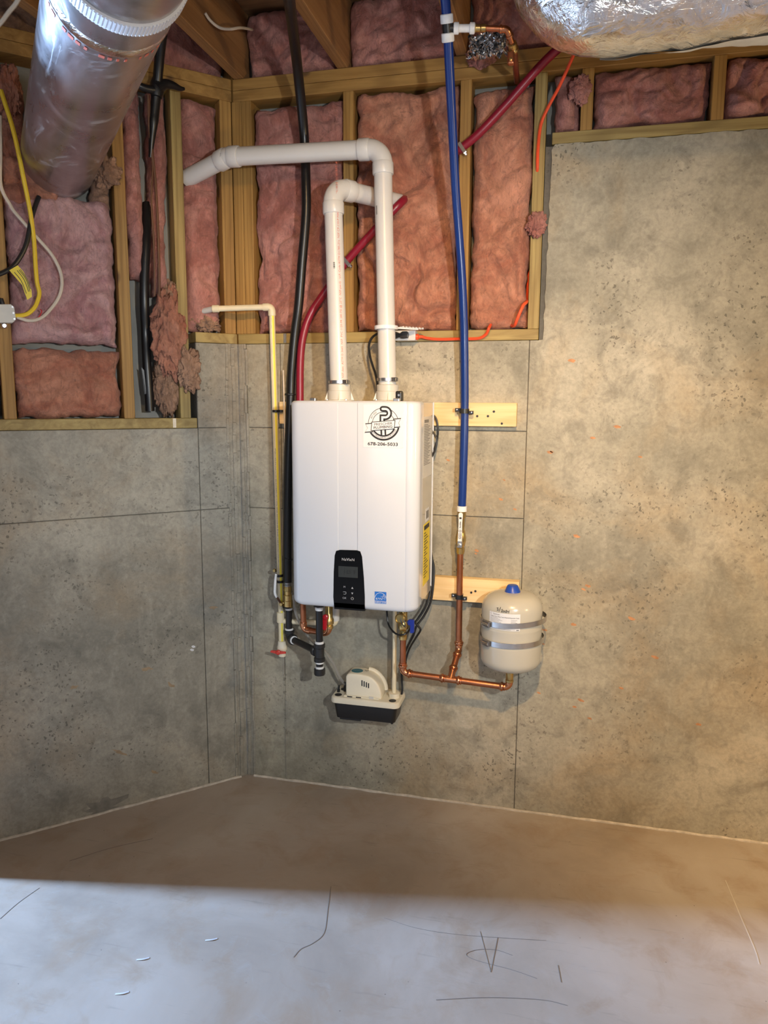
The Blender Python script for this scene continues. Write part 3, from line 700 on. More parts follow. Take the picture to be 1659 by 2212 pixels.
def pstroke(w, l, mat, name, cap):
    m = MB(); m.ribbon([SP(u, v, l) for u, v in ppath[:-2]], w * k_, N_); m.ribbon([SP(795, 560 - w / 2, l + .00008), SP(795, 720, l + .00008)], w * k_, N_, th=.00025)
    if cap: m.prism([SP(800 + cap * math.cos(t * .314), 260 + cap * math.sin(t * .314), l) for t in range(20)], (0, -.00038, 0))
    m.build(name, mat, stk)
pstroke(205, .0008, 'ink_black', 'monogram', 102); pstroke(76, .0014, 'label_white', 'monogram_core', 37)
for u in (762, 908): MB().ribbon([SP(u - 8, 985, .0008), SP(u + 6, 1225, .0008)], 60 * k_, N_).build('monogram_leg', 'ink_black', stk)
MB().prism([SP(u, v, .0010) for u, v in ((800, 1000), (868, 1000), (885, 1195), (795, 1195))], (0, -.0002, 0)).build('monogram_core', 'label_white', stk)
def inset(lp_, d):
    cx = sum(p[0] for p in lp_) / len(lp_); cy = sum(p[1] for p in lp_) / len(lp_)
    return [(cx + (u - cx) * d, cy + (v - cy) * d) for u, v in lp_]
for lp_ in (((160, 782), (420, 760), (450, 1090), (138, 1122), (255, 945)), ((1195, 607), (1490, 573), (1400, 745), (1455, 908), (1230, 932))):
    MB().prism([SP(u, v, .0014) for u, v in lp_], (0, -.0003, 0)).build('ribbon_tail', 'ink_black', stk)
    MB().prism([SP(u, v, .0017) for u, v in inset(lp_, .80)], (0, -.0003, 0)).build('ribbon_tail_field', 'label_white', stk)
MB().prism([SP(u, v, .0021) for u, v in ((398, 722), (1278, 648), (1246, 975), (368, 1052))], (0, -.0003, 0)).build('banner', 'ink_black', stk)
MB().prism([SP(u, v, .0024) for u, v in ((422, 744), (1252, 674), (1224, 953), (396, 1027))], (0, -.0003, 0)).build('banner_field', 'label_white', stk)
def stext(txt, u, v, size, bold, rot, width, l):
    o_ = SP(u, v, l); ca, sa = math.cos(rot), math.sin(rot); tmp = []
    cu = bpy.data.curves.new('t', 'FONT'); cu.body = txt; cu.size = size * k_; ob = bpy.data.objects.new('t', cu); COL.objects.link(ob)
    bpy.context.view_layer.update(); wd = ob.dimensions.x; bpy.data.objects.remove(ob); kx = width * k_ / wd
    text_mesh(txt, size * k_, lambda x, y: o_ + Vector(((x * kx) * ca - y * sa, 0, (x * kx) * sa + y * ca)), 'print', 'ink_black', stk, bold=bold)
stext('PRESCHER', 832, 797, 128, 0.0, .088, 670, .0030); stext('PLUMBING', 824, 915, 128, 0.0, .088, 690, .0030); stext('PLUMBING', 828, 915, 128, 0.0, .088, 690, .0031); stext('PLUMBING', 826, 911, 128, 0.0, .088, 690, .0032)
stext('678-206-5033', 815, 1520, 165, .00030, -.01, 1110, .0006)
# vent collars, clamps, screws on the top
def collar(cx, d, zc, label_seed):
    o = thing_part = MB().lathe([(.052, 0), (.052, .004), (.040, .006), (.040, .034), (.0375, .036), (.0375, .056), (.0345, .058)], (cx, -d, HZ1 - .002), (0, 0, 1), 32).build('vent_collar', 'pvc_dim', H, True)
    for k in range(4):
        a = .3 + k * math.pi / 2; dr = Vector((math.cos(a), math.sin(a), 0)); s_ = Vector((-dr.y, dr.x, 0)) * .0025
        b_ = Vector((cx, -d, HZ1 + .002))
        MB().prism([b_ + dr * .038 - s_, b_ + dr * .050 - s_, b_ + dr * .039 + Vector((0, 0, .030)) - s_], s_ * 2).build('rib', 'pvc_dim', o)
    MB().lathe([(.0355, 0), (.0372, .0005), (.0372, .0105), (.0355, .011)], (cx, -d, HZ1 + .057 + zc), (0, 0, 1), 32).build('hose_clamp', 'steel', o, True)
    MB().obox((cx + .030, -d - .028, HZ1 + .0625 + zc), (1, -.5, 0), (0, 0, 1), (.010, .007, .006)).build('clamp_screw', 'dark_steel', o, bevel=.002)
    for k in range(4):
        a = .8 + k * math.pi / 2; MB().lathe([(.004, 0), (.004, .003), (.002, .004)], (cx + .047 * math.cos(a), -d + .047 * math.sin(a), HZ1 + .002), (0, 0, 1), 8).build('screw', 'steel', o)
EX, ED, IX, ID = .622, .150, .470, .220
collar(EX, ED, .010, 1); collar(IX, ID, .0, 2)
for k, p in enumerate([(0.3963, -0.2800, 1.5438), (0.6830, -0.2900, 1.5447)]):
    MB().wbox(RW, p[0] - .010, p[0] + .010, HZ1 - .003, HZ1 + .009, .285, .262).build('top_bracket', 'steel', H, bevel=.002)
p = (0.6661, -0.1600, 1.5597); MB().wbox(RW, p[0] - .012, p[0] + .012, HZ1 - .002, HZ1 + .034, .175, .145).build('sensor_plug', 'black_plastic', H, bevel=.006, seg=3)
MB().lathe([(.004, 0), (.004, .002)], (p[0] + .001, -.175, HZ1 + .020), (0, -1, 0), 10).build('screw', 'steel', H)

# ------------------------------------------------------------------ PVC vents
ev = thing('exhaust_vent', 'tall white PVC exhaust vent running left to the corner bay', 'vent pipe', (EX, -ED, HZ1 + .02))
pE = [(EX, -ED, HZ1 + .040), (.600, -ED, 2.352), (.048, -.150, 2.364), (-0.1397, -0.0972, 2.3188)]
rigid(pE, .0302, ev, 'pvc_white', 'pvc_white', .050, .0335, .034)
iv = thing('intake_vent', 'short white PVC intake vent with red lettering', 'vent pipe', (IX, -ID, HZ1 + .02))
pI = [(IX, -ID, HZ1 + .030), (.450, -ID, 2.222), (.628, .030, 2.222)]
rigid(pI, .0302, iv, 'pvc_white', 'pvc_white', .050, .0335, .034)
ax = (Vector(pI[1]) - Vector(pI[0])).normalized(); camd = Vector((1.2273, -2.6647, 1.5)) - Vector(pI[0]); camd.z = 0; camd.normalize()
def rotz(v, a): return Vector((v.x * math.cos(a) - v.y * math.sin(a), v.x * math.sin(a) + v.y * math.cos(a), v.z))
text_mesh('NSF-dwv  ASTM D 2665  NSF  PVC 1120 PR 280 PSI @ 23\u00b0C  NSF-pw-G   U.P. Code ASTM D1785-21a  NSF CP-110-P MADE IN U.S.A. 03/19/23  11:10 EXT. #', .0105,
          (lambda f: (lambda x, y: f(x * .97, y)))(cyl_fn(Vector(pI[0]) + ax * .045, ax, .0304, rotz(camd, .48))), 'print', 'ink_red', iv, 'LEFT', space=1.02)
def barcode(o, ax_, r, out, parent, L=.020, wd=.006):
    f = cyl_fn(o, ax_, r, out); m = MB(); x = 0
    rnd = random.Random(3)
    while x < L:
        w = rnd.choice((.0006, .0010, .0014)); a = [f(x, -wd / 2), f(x + w, -wd / 2), f(x + w, wd / 2), f(x, wd / 2)]
        m.add(a, [(0, 1, 2, 3)]); x += w + rnd.choice((.0006, .0010))
    m.build('barcode', 'ink_black', parent)
barcode(Vector(pI[0]) + ax * .400, ax, .0304, rotz(camd, -.12), iv)
axE = (Vector(pE[1]) - Vector(pE[0])).normalized(); cE = Vector((1.2273 - EX, -2.6647 + ED, 0)).normalized()
barcode(Vector(pE[0]) + axE * .570, axE, .0304, rotz(cE, -.9), ev, .028, .005)
p = Vector(pE[2]) + Vector((-.012, 0, -.003)); text_mesh('PVC', .006, plane_fn(p + Vector((0, -.0345, 0)), (0, 0, -1), (1, 0, 0)), 'print', 'ink_grey', ev)
# pipe hanger
hg = thing('pipe_hanger', 'white plastic ring hanger around the tall exhaust vent', 'hanger', (0.6120, -0.1500, 1.7712))
hp = Vector((0.6120, -0.1500, 1.7773)); hp.y = -.150
hp.x = EX + (hp.z - HZ1) * (.600 - EX) / (2.352 - HZ1)
MB().lathe([(.0315, -.006), (.040, -.006), (.040, .006), (.0315, .006)], hp, (0, 0, 1), 28, False).lathe([(.0315, .006), (.0315, -.006)], hp, (0, 0, 1), 28, False).build('ring', 'white_ring', hg, True)
m = MB(); m.obox(hp + Vector((.055, .055, .001)), (.7, .75, 0), (0, 0, 1), (.048, .0025, .010)); 
for k in range(7): m.obox(hp + Vector((.045 + k * .0095, .042 + k * .010, .0045)), (.7, .75, 0), (0, 0, 1), (.0018, .003, .010))
m.build('toothed_strap', 'white_ring', hg)

# ------------------------------------------------------------------ flexible and rigid lines
gl = thing('gas_line', 'black jacketed gas line from the ceiling down behind the heater', 'gas line', (0.2105, -0.0600, 0.8481))
gp = [(0.4649, -0.6600, 2.6385), (0.4315, -0.5500, 2.6282), (0.3674, -0.3400, 2.6187), (0.3286, -0.2000, 2.5712), (0.3057, -0.0880, 2.4313), (0.3107, -0.0880, 2.2720), (0.3086, -0.0850, 2.1729), (0.2906, -0.0780, 2.0251), (0.2711, -0.0680, 1.8691), (0.2534, -0.0620, 1.7724), (0.2376, -0.0580, 1.6405), (0.2321, -0.0560, 1.5568), (0.2193, -0.0560, 1.3003), (0.2125, -0.0560, 1.0897), (0.2104, -0.0600, 0.8445)]
MB().tube(gp, .0165, 18, 5).build('jacket', 'black_jacket', gl, True)
MB().tube([(0.2139, -0.0580, 0.9383), (0.2129, -0.0580, 0.9364)], .019, 14).build('band', 'black_plastic', gl)
MB().lathe([(.019, -.004), (.021, -.002), (.021, .002), (.019, .004)], (0.2306, -0.0570, 1.5534), (0, 0, 1), 16).build('band', 'black_plastic', gl)
g0 = Vector((0.2112, -0.0600, 0.8354)); gz = lambda v: Vector((g0.x + .002 * (1262 - v) / 50, -.060, (0.2103, -0.0600, 0.8354)[2] - (v - 1262) * .001655))
gn = MB(); 
for k in range(4): gn.lathe([(.0125, 0), (.0145, .001), (.0145, .0035), (.0125, .0045)], gz(1257 + k * 3.6), (0, 0, -1), 16)
gn.build('steel_coupling', 'steel', gl, True)
MB().lathe([(.011, 0), (.015, .002), (.016, .018), (.0135, .020), (.0135, .034), (.0165, .036), (.0165, .056), (.018, .058), (.018, .084), (.014, .088)], gz(1266), (0, 0, -1), 18).build('brass_union', 'brass', gl, True)
MB().lathe([(.0185, 0), (.0195, .001), (.0195, .006), (.0185, .007)], gz(1314), (0, 0, -1), 18).build('band', 'black_plastic', gl)
# shutoff lever of the gas line, white grip
lv = thing('lever_valve', 'white-gripped lever of the gas shutoff beside the cream pipe', 'valve', (0.1872, -0.0900, 0.7723))
MB().tube([(0.1757, -0.0850, 0.8788), (0.1736, -0.0900, 0.8583), (0.1712, -0.0900, 0.8256), (0.1708, -0.0900, 0.8039), (0.1761, -0.0850, 0.7884)], .0052, 10, 3).build('grip', 'teflon', lv, True)
MB().tube([(0.1746, -0.0860, 0.7922), (0.1830, -0.0840, 0.7777), (0.1888, -0.0800, 0.7662)], .0045, 8, 2).build('lever_arm', 'brown_cable', lv, True)
MB().lathe([(.008, 0), (.009, .003), (.009, .009), (.006, .012)], (0.1888, -0.0660, 0.7588), (0, -1, 0), 6).build('stem_nut', 'brass', lv)
MB().tube([(0.1904, -0.0700, 0.7600), (0.2082, -0.0620, 0.7664)], .006, 10).build('stem', 'brass', lv, True)
MB().lathe([(.007, 0), (.008, .004), (.005, .010)], (0.1642, -0.0700, 0.8892), (0, -1, 0), 12).build('knob', 'brass', lv, True)
# black iron gas piping
ip = thing('iron_gas_pipe', 'black iron gas pipe with elbow, tee and drip leg below the heater', 'gas pipe', (0.3841, -0.2000, 0.5422))
E0 = Vector((g0.x + .004, -.062, .623)); T0 = Vector((.385, -.20, .626))
zt = gz(1319).z
MB().tube([Vector((E0.x, E0.y, zt)), E0 + Vector((0, 0, .02))], .0128, 16).build('nipple', 'black_pipe', ip, True)
MB().lathe([(.0135, 0), (.0138, .001), (.0138, .007), (.013, .008)], (E0.x, E0.y, zt - .006), (0, 0, 1), 16).build('tape', 'teflon', ip, True)
dT = (T0 - E0).normalized()
el = MB().tube(fillet([E0 + Vector((0, 0, .030)), E0, E0 + dT * .030], .020, 8), .0165, 18)
el.lathe([(.0185, 0), (.0205, .002), (.0205, .012), (.0185, .014)], E0 + Vector((0, 0, .019)), (0, 0, 1), 18); el.lathe([(.0185, 0), (.0205, .002), (.0205, .012), (.0185, .014)], E0 + dT * .019, dT, 18)
el.build('elbow', 'black_iron', ip, True)
MB().lathe([(.0160, 0), (.0162, .005), (.0135, .007)], E0 + Vector((0, 0, .032)), (0, 0, 1), 16).lathe([(.0160, 0), (.0162, .005), (.0135, .007)], E0 + dT * .032, dT, 16).build('tape', 'teflon', ip, True)
MB().tube([E0 + dT * .03, T0 - dT * .02], .0128, 16).build('pipe', 'black_pipe', ip, True)
te = MB().lathe([(.0185, -.034), (.0205, -.032), (.0205, -.020), (.0175, -.017), (.0175, .017), (.0205, .020), (.0205, .032), (.0185, .034)], T0, (0, 0, 1), 20)
te.lathe([(.0165, 0), (.0165, .018), (.0205, .020), (.0205, .032), (.0185, .034)], T0, -dT, 20); te.build('tee', 'black_iron', ip, True)
MB().tube([T0 + Vector((0, 0, .03)), Vector((T0.x, T0.y, HZ0 - .035))], .0128, 16).build('riser', 'black_pipe', ip, True)
MB().lathe([(.0160, 0), (.0162, .006), (.0135, .009)], T0 + Vector((0, 0, .033)), (0, 0, 1), 16).lathe([(.0135, 0), (.0150, .003), (.0142, .014)], Vector((T0.x, T0.y, HZ0 - .052)), (0, 0, 1), 16).build('tape', 'teflon', ip, True)
MB().lathe([(.014, 0), (.020, .002), (.020, .030), (.0165, .032), (.0165, .050)], Vector((T0.x, T0.y, HZ0 - .040)), (0, 0, 1), 6).build('union_nut', 'black_iron', ip)
MB().tube([T0 - Vector((0, 0, .03)), T0 - Vector((0, 0, .062))], .0128, 16).build('nipple', 'black_pipe', ip, True)
MB().lathe([(.0150, 0), (.0160, .003), (.0155, .008)], T0 - Vector((0, 0, .060)), (0, 0, 1), 16).lathe([(.0150, 0), (.0160, .003), (.0155, .006)], T0 - Vector((0, 0, .041)), (0, 0, 1), 16).build('tape', 'teflon', ip, True)
MB().lathe([(.012, 0), (.0190, .002), (.0205, .006), (.0205, .024), (.0185, .026)], T0 - Vector((0, 0, .086)), (0, 0, 1), 20).build('cap', 'black_iron', ip, True)

# dark red pipe
rp = thing('red_water_pipe', 'dark red hot water pipe slanting from the foil duct to the heater', 'water pipe', (0.2686, -0.0600, 1.4726))
MB().tube([(1.2254, -0.1200, 2.6666), (1.1139, -0.0750, 2.6036), (0.9882, -0.0450, 2.4902), (0.9019, -0.0300, 2.4161), (0.8501, -0.0200, 2.3821), (0.8371, -0.0160, 2.3740), (0.8059, 0.0450, 2.3753), (0.7225, 0.0600, 2.3177), (0.6513, 0.0450, 2.2543), (0.6374, -0.0200, 2.2156), (0.6133, -0.0360, 2.1870), (0.5289, -0.0300, 2.1107), (0.4347, -0.0220, 2.0200), (0.3620, -0.0300, 1.9233), (0.3066, -0.0400, 1.8423), (0.2810, -0.0500, 1.7648), (0.2710, -0.0550, 1.6754), (0.2695, -0.0600, 1.5434), (0.2674, -0.0600, 1.3705)], .0138, 16, 5).build('tubing', 'red_pex', rp, True)
for lab, p, dr in (('small steel pipe clip on the stud beside the blue pipe', (0.8453, -0.0180, 2.3743), (.55, 0, -.83)), ('small steel pipe clip on the stud between the two vents', (0.4386, -0.0180, 2.0222), (.66, 0, -.75))):
    o = thing('pipe_clip', lab, 'clip', p, 'clips of the red pipe'); p = Vector(p); dr = Vector(dr)
    MB().obox(p + Vector((0, -.017, 0)), dr, (0, 0, 1), (.020, .006, .0022)).obox(p + dr * .020 + Vector((0, -.006, 0)), dr, (0, 0, 1), (.0020, .006, .013)).build('band', 'steel', o, bevel=.001)
    MB().lathe([(.004, 0), (.003, .003)], p + dr * .024 + Vector((0, -.004, 0)), (0, -1, 0), 8).build('nail', 'steel', o)

# blue pipe with its tee
bp = thing('blue_water_pipe', 'blue cold water pipe from the ceiling tee to the brass valve', 'water pipe', (0.8763, -0.0720, 1.1619))
MB().tube([(0.8472, -0.4600, 2.6945), (0.8468, -0.4200, 2.6438), (0.8474, -0.3950, 2.6074)], .0140, 16, 4).build('tubing', 'blue_pex', bp, True)
bl = [(0.8482, -0.3700, 2.5647), (0.8475, -0.3200, 2.4787), (0.8473, -0.2600, 2.3715), (0.8503, -0.1900, 2.2038), (0.8575, -0.1500, 2.0792), (0.8669, -0.1200, 1.9377), (0.8720, -0.1000, 1.8200), (0.8747, -0.0880, 1.7308), (0.8782, -0.0720, 1.5392), (0.8792, -0.0700, 1.4017), (0.8772, -0.0700, 1.2243), (0.8760, -0.0700, 1.1632)]
MB().tube(bl, .0140, 18, 5).build('tubing', 'blue_pex', bp, True)
ta, tb = Vector((0.8473, -0.4000, 2.6172)), Vector((0.8481, -0.3680, 2.5557)); td = (tb - ta).normalized(); tm = (ta + tb) / 2
tee_d = Vector((0.9255, -0.3720, 2.5840)) - Vector(tm); tee_d.normalize()
tee = MB().tube([ta + td * .01, tb - td * .01], .0150, 16).tube([tm, tm + tee_d * .03], .0130, 14).build('tee', 'black_plastic', bp, True)
m = MB()
for o_, dd in ((ta, td), (tb - td * .024, td)): m.lathe([(.0165, 0), (.0185, .002), (.0185, .021), (.0165, .023)], o_, dd, 20)
m.build('crimp_ring', 'teflon', bp, True)
m = MB(); Lt = (Vector((0.9255, -0.3720, 2.5840)) - tm).length
m.lathe([(.0135, .018), (.0155, .020), (.0155, .032), (.0105, .034), (.0105, Lt - .016), (.0150, Lt - .014), (.0150, Lt - .002), (.012, Lt)], tm, tee_d, 18).build('branch_rings', 'teflon', bp, True)
# copper stub and drain valve beyond the tee
cs = thing('copper_stub', 'copper stub with brass valve hanging beside the foil duct', 'copper pipe', (1.0214, -0.0600, 2.5617))
b0 = tm + tee_d * Lt; c1 = Vector((1.0162, -0.3600, 2.5775)); c2 = Vector((1.0278, -0.3300, 2.5540)); c3 = Vector((1.0327, -0.3000, 2.5414)); c4 = Vector((1.0214, -0.0200, 2.5702))
MB().lathe([(.009, 0), (.0105, .002), (.0105, .014), (.0088, .016), (.0105, .018), (.0105, .030), (.008, .032)], b0, tee_d, 16).build('brass_adapter', 'brass', cs, True)
MB().tube(fillet([b0 + tee_d * .03, c1, c2], .014, 8), .0078, 14).build('copper_tube', 'copper', cs, True)
m = MB(); m.tube(fillet([c1 - tee_d * .020, c1, c1 + (c2 - c1).normalized() * .022], .014, 8), .0098, 14)
for o_, dd in ((c1 - tee_d * .022, tee_d), (c1 + (c2 - c1).normalized() * .016, (c2 - c1))): m.lathe([(.0098, 0), (.0115, .001), (.0115, .006), (.0098, .007)], o_, dd, 14)
m.build('elbow', 'copper_fit', cs, True)
MB().lathe([(.0085, 0), (.012, .002), (.0135, .010), (.012, .018), (.0145, .020), (.0145, .026), (.010, .028)], c2, (c3 - c2), 14).build('valve_body', 'brass', cs, True)
MB().tube([c3, c3 + (c4 - c3) * .35, c4], .0095, 14).build('tail_pipe', 'copper', cs, True)
MB().obox(c3 + Vector((-.008, -.012, -.022)), (0, 0, 1), (1, 0, 0), (.018, .010, .010)).build('drain_body', 'copper', cs, bevel=.005, seg=2)
MB().lathe([(.005, 0), (.005, .003), (.003, .0035)], c3 + Vector((-.008, -.022, -.028)), (0, -1, 0), 12).build('drain_cap', 'brass', cs, True)

# brass ball valve on the blue pipe
bv = thing('ball_valve', 'brass ball valve with white lever under the blue pipe', 'valve', (0.8746, -0.0700, 0.9927))
va = Vector((0.8760, -0.0700, 1.1649)); vb = Vector((0.8729, -0.0700, 0.9926)); vd = (vb - va).normalized(); VL = (vb - va).length
MB().lathe([(.0155, 0), (.0175, .001), (.0175, .019), (.0155, .020)], va, vd, 20).build('crimp_ring', 'white_ring', bv, True)
MB().lathe([(.0130, .018), (.0145, .020), (.0145, .040), (.0115, .043), (.0115, .085), (.0140, .088), (.0160, .100), (.0185, .112), (.0185, .128), (.0155, .142), (.0125, .148), (.0155, .150), (.0155, VL - .008), (.0135, VL)], va, vd, 22).build('body', 'brass', bv, True)
ha, hb = Vector((0.8758, -0.1000, 1.1378)), Vector((0.8745, -0.1000, 1.0419))
hv = (hb - ha).normalized(); hs_ = hv.cross(Vector((0, -1, 0))).normalized()
lp = [];  hw = .0078
for k in range(9): a = math.pi * k / 8; lp.append(ha - hv * math.sin(a) * hw + hs_ * math.cos(a) * hw)
mid = ha + (hb - ha) * .35
lp += [mid - hs_ * hw * .82, hb - hs_ * hw, hb + hs_ * hw, mid + hs_ * hw * .82]
lever = MB().prism(lp, (0, .004, 0)).build('lever', 'label_white', bv, bevel=.001, seg=1)
text_mesh('SharkBite', .0062, plane_fn(ha + hv * .036 + Vector((0, -.0004, 0)), -hv, hs_ * -1 if hs_.x > 0 else hs_), 'print', 'ink_black', lever, bold=.0002)
MB().lathe([(.0046, 0), (.0046, .0004), (.0030, .0004), (.0030, 0)], ha + hv * .058, (0, -1, 0), 16, False).obox(ha + hv * .012 + Vector((0, -.0003, 0)), hv, hs_, (.003, .004, .0003)).build('emblem', 'ink_black', lever)
m = MB()
for i in range(5):
    for j in range(3): m.obox(ha + hv * (.068 + i * .0042) + hs_ * (-.0036 + j * .0036) + Vector((0, -.0003, 0)), hv, hs_, (.0013, .0008 + .0005 * ((i * 3 + j) % 2), .0003))
m.build('print', 'ink_black', lever)
MB().obox(hb + hv * .010 + Vector((0, .002, 0)), hv, hs_, (.012, .0085, .002)).build('lever_root', 'steel', bv, bevel=.001)
MB().lathe([(.0065, 0), (.0065, .005), (.004, .006)], hb + hv * .012 + Vector((0, .000, 0)), (0, -1, 0), 6).build('lever_nut', 'steel', bv)
MB().tube([hb + hv * .012 + Vector((0, .002, 0)), hb + hv * .012 + Vector((0, .03, 0))], .006, 10).build('stem', 'brass', bv, True)

# copper cold line
cc = thing('copper_cold_line', 'copper pipe run joining brass valve, heater inlet and expansion tank', 'copper pipe', (0.8592, -0.1450, 0.5537))
def press(o_, dd, r=.0111, par=cc, n=1):
    m = MB(); dd = Vector(dd).normalized()
    m.lathe([(r * 1.0, 0), (r * 1.12, .001), (r * 1.15, .004), (r * 1.42, .006), (r * 1.52, .010), (r * 1.42, .014), (r * 1.15, .016), (r * 1.30, .018), (r * 1.30, .021), (r * 1.0, .022)], Vector(o_), dd, 18)
    return m.build('press_end', 'copper_fit', par, True)
A1 = vb; A2 = Vector((0.8751, -0.0700, 0.6384)); A3 = Vector((0.8591, -0.1450, 0.5588)); 
dA = (A2 - A1).normalized(); dB = (A3 - A2).normalized()
MB().tube([A1 - dA * .004, A2 - dA * .016], .0111, 16).build('pipe', 'copper', cc, True)
MB().tube(fillet([A2 - dA * .030, A2, A2 + dB * .030], .022, 8), .0126, 16).build('elbow', 'copper_fit', cc, True)
press(A2 - dA * .034, dA); press(A2 + dB * .012, dB)
MB().tube([A2 + dB * .02, A3 - dB * .02], .0111, 16).build('pipe', 'copper', cc, True)
B1 = Vector((0.6844, -0.1500, 0.5596)); B2 = Vector((1.0656, -0.1450, 0.5397)); dH = (B2 - B1).normalized()
# keep the tee on the horizontal run
A3p = B1 + dH * ((A3 - B1).dot(dH)); 
MB().tube([A3 - dB * .03, A3p], .0126, 16).tube([A3p - dH * .034, A3p + dH * .034], .0126, 16).build('tee', 'copper_fit', cc, True)
press(A3p - dH * .040, dH); press(A3p + dH * .018, dH); press(A3 - dB * .045, dB)
BT = Vector((B1.x, -.150, (0.6831, -0.1500, 0.6932)[2])); up = (BT - B1).normalized()
MB().tube([B1 + dH * .02, A3p - dH * .02], .0111, 16).build('pipe', 'copper', cc, True)
MB().tube([A3p + dH * .02, B2 - dH * .02], .0111, 16).build('pipe', 'copper', cc, True)
MB().tube([BT, B1 + up * .02], .0111, 16).build('pipe', 'copper', cc, True)
MB().tube(fillet([B1 + up * .030, B1, B1 + dH * .030], .020, 8), .0126, 16).build('elbow', 'copper_fit', cc, True)
press(B1 + up * .016, up); press(B1 + dH * .014, dH)
TX = Vector((B2.x + .001, -.145, 0))
MB().tube(fillet([B2 - dH * .030, B2, B2 + Vector((0, 0, .030))], .018, 8), .0126, 16).build('elbow', 'copper_fit', cc, True)
press(B2 - dH * .036, dH)
MB().lathe([(.0126, 0), (.0145, .002), (.0145, .008), (.0125, .010), (.0135, .012), (.0135, .040), (.0150, .042), (.0150, .050)], B2 + Vector((0, 0, .020)), (0, 0, 1), 18).build('brass_adapter', 'brass', cc, True)

# expansion tank
TZ0, TZ1, TR = (1.0635, -0.1450, 0.6107)[2], (1.0553, -0.1450, 0.8859)[2], .1035
tk = thing('expansion_tank', 'beige thermal expansion tank strapped to the lower board', 'tank', (TX.x, -.145, TZ0))
TH = TZ1 - TZ0
prof = [(.016, 0)]
for k in range(1, 11): a = math.pi / 2 * k / 10; prof.append((TR * max(.16, (math.sin(a) ** .60)), .046 * (1 - math.cos(a) ** .85)))
prof += [(TR, .066), (TR * 1.012, .094), (TR * 1.012, .098), (TR, .104), (TR, .150), (TR * 1.010, .155), (TR * 1.010, .158), (TR, .163), (TR, TH - .062)]
for k in range(1, 13): a = math.pi / 2 * k / 12; prof.append((TR * max(.05, math.cos(a) ** .55), TH - .062 + .062 * math.sin(a) ** .9))
MB().lathe(prof, (TX.x, -.145, TZ0), (0, 0, 1), 56).build('shell', 'tank_beige', tk, True, angle=60)
MB().lathe([(.0275, -.012), (.0285, -.006), (.0275, -.002), (.0185, .018), (.016, .0205), (.004, .021)], (TX.x, -.145, TZ1 + .002), (0, 0, 1), 14).build('cap', 'tank_blue', tk, True)
MB().lathe([(.019, 0), (.019, .012)], (TX.x, -.145, TZ0 - .009), (0, 0, 1), 20).build('collar_ring', 'ring_blue', tk, True)
tz = lambda v: (1.0664, -0.2500, 0.7818)[2] - (v - 1360) * .00152
cam_dir = Vector((1.2273 - TX.x, -2.6647 + .145, 0)).normalized()
tf = cyl_fn((TX.x, -.145, tz(1345)), (0, 0, 1), TR * 1.012, cam_dir)
TF = lambda x, y: tf(y, -x) if False else (lambda a: Vector((TX.x, -.145, tz(1345) + y)) + (cam_dir * math.cos(a) + Vector((-cam_dir.y, cam_dir.x, 0)) * math.sin(a)) * TR * 1.013)(x / TR)
def tank_patch(x0, x1, y0, y1, mat, name, parent, lift=0.0, nx=12):
    vs_ = []; 
    for j in (y0, y1):
        for i in range(nx + 1): 
            p = TF(x0 + (x1 - x0) * i / nx, j); n_ = (p - Vector((TX.x, -.145, p.z))).normalized(); vs_.append(p + n_ * lift)
    return MB().add(vs_, [(i, i + 1, nx + 2 + i, nx + 1 + i) for i in range(nx)]).build(name, mat, parent)
lb_ = tank_patch(-.080, .028, -.028, .030, 'label_white', 'spec_label', tk, .0004)
for (x0, x1, y, hh, mm) in [(-.076, .010, .0165, .0018, 'ink_black')] * 0 + [(-.076, -.076 + .05 * (.6 + .4 * ((i * 7 % 5) / 5)), .0125 - i * .0038, .0009, 'ink_grey') for i in range(6)] + [(-.002, .018 - .004 * (i % 2), .009 - i * .0045, .0010, 'ink_grey') for i in range(3)] + [(-.076, .012, -.0235, .0009, 'ink_grey'), (-.076, -.002, -.0253, .0009, 'ink_grey'), (.016, .025, -.0245, .0022, 'ink_black')]:
    tank_patch(x0, x1, y - hh / 2, y + hh / 2, mm, 'print', lb_, .0008, 8)
text_mesh('Potable Water Safety Tank (Thermal Expansion Tank)', .0046, lambda x, y: TF(-.076 + x, .0165 + y) + cam_dir * .0008, 'print', 'ink_black', lb_, 'LEFT', bold=.00006)
text_mesh('Eastman', .0075, lambda x, y: TF(-.052 + x, .0245 + y) + cam_dir * .0008, 'print', 'ink_grey', lb_, bold=.0001)
MB().ribbon([TF(-.0735 + .0032 * math.cos(k * .7), .0245 + .0032 * math.sin(k * .7)) + cam_dir * .0006 for k in range(9)], .0008, cam_dir).build('emblem', 'ink_grey', lb_)
m = MB()
for st in ([(-.052, .048), (-.046, .049), (-.049, .0445), (-.045, .042), (-.051, .0385)], [(-.043, .036), (-.037, .053)], [(-.035, .043), (-.032, .046), (-.030, .043), (-.035, .037), (-.029, .0375)], [(-.026, .043), (-.028, .040), (-.026, .037), (-.023, .040), (-.026, .043)], [(-.021, .042), (-.018, .045), (-.016, .042), (-.021, .037), (-.015, .0375)], [(-.013, .043), (-.0135, .0395), (-.009, .0405)], [(-.0088, .0455), (-.0100, .035)]):
    m.ribbon([TF(x, y - .002) + cam_dir * .0006 for x, y in st], .0013, cam_dir, 4, .0004)
m.build('handwriting', 'ink_black', tk)
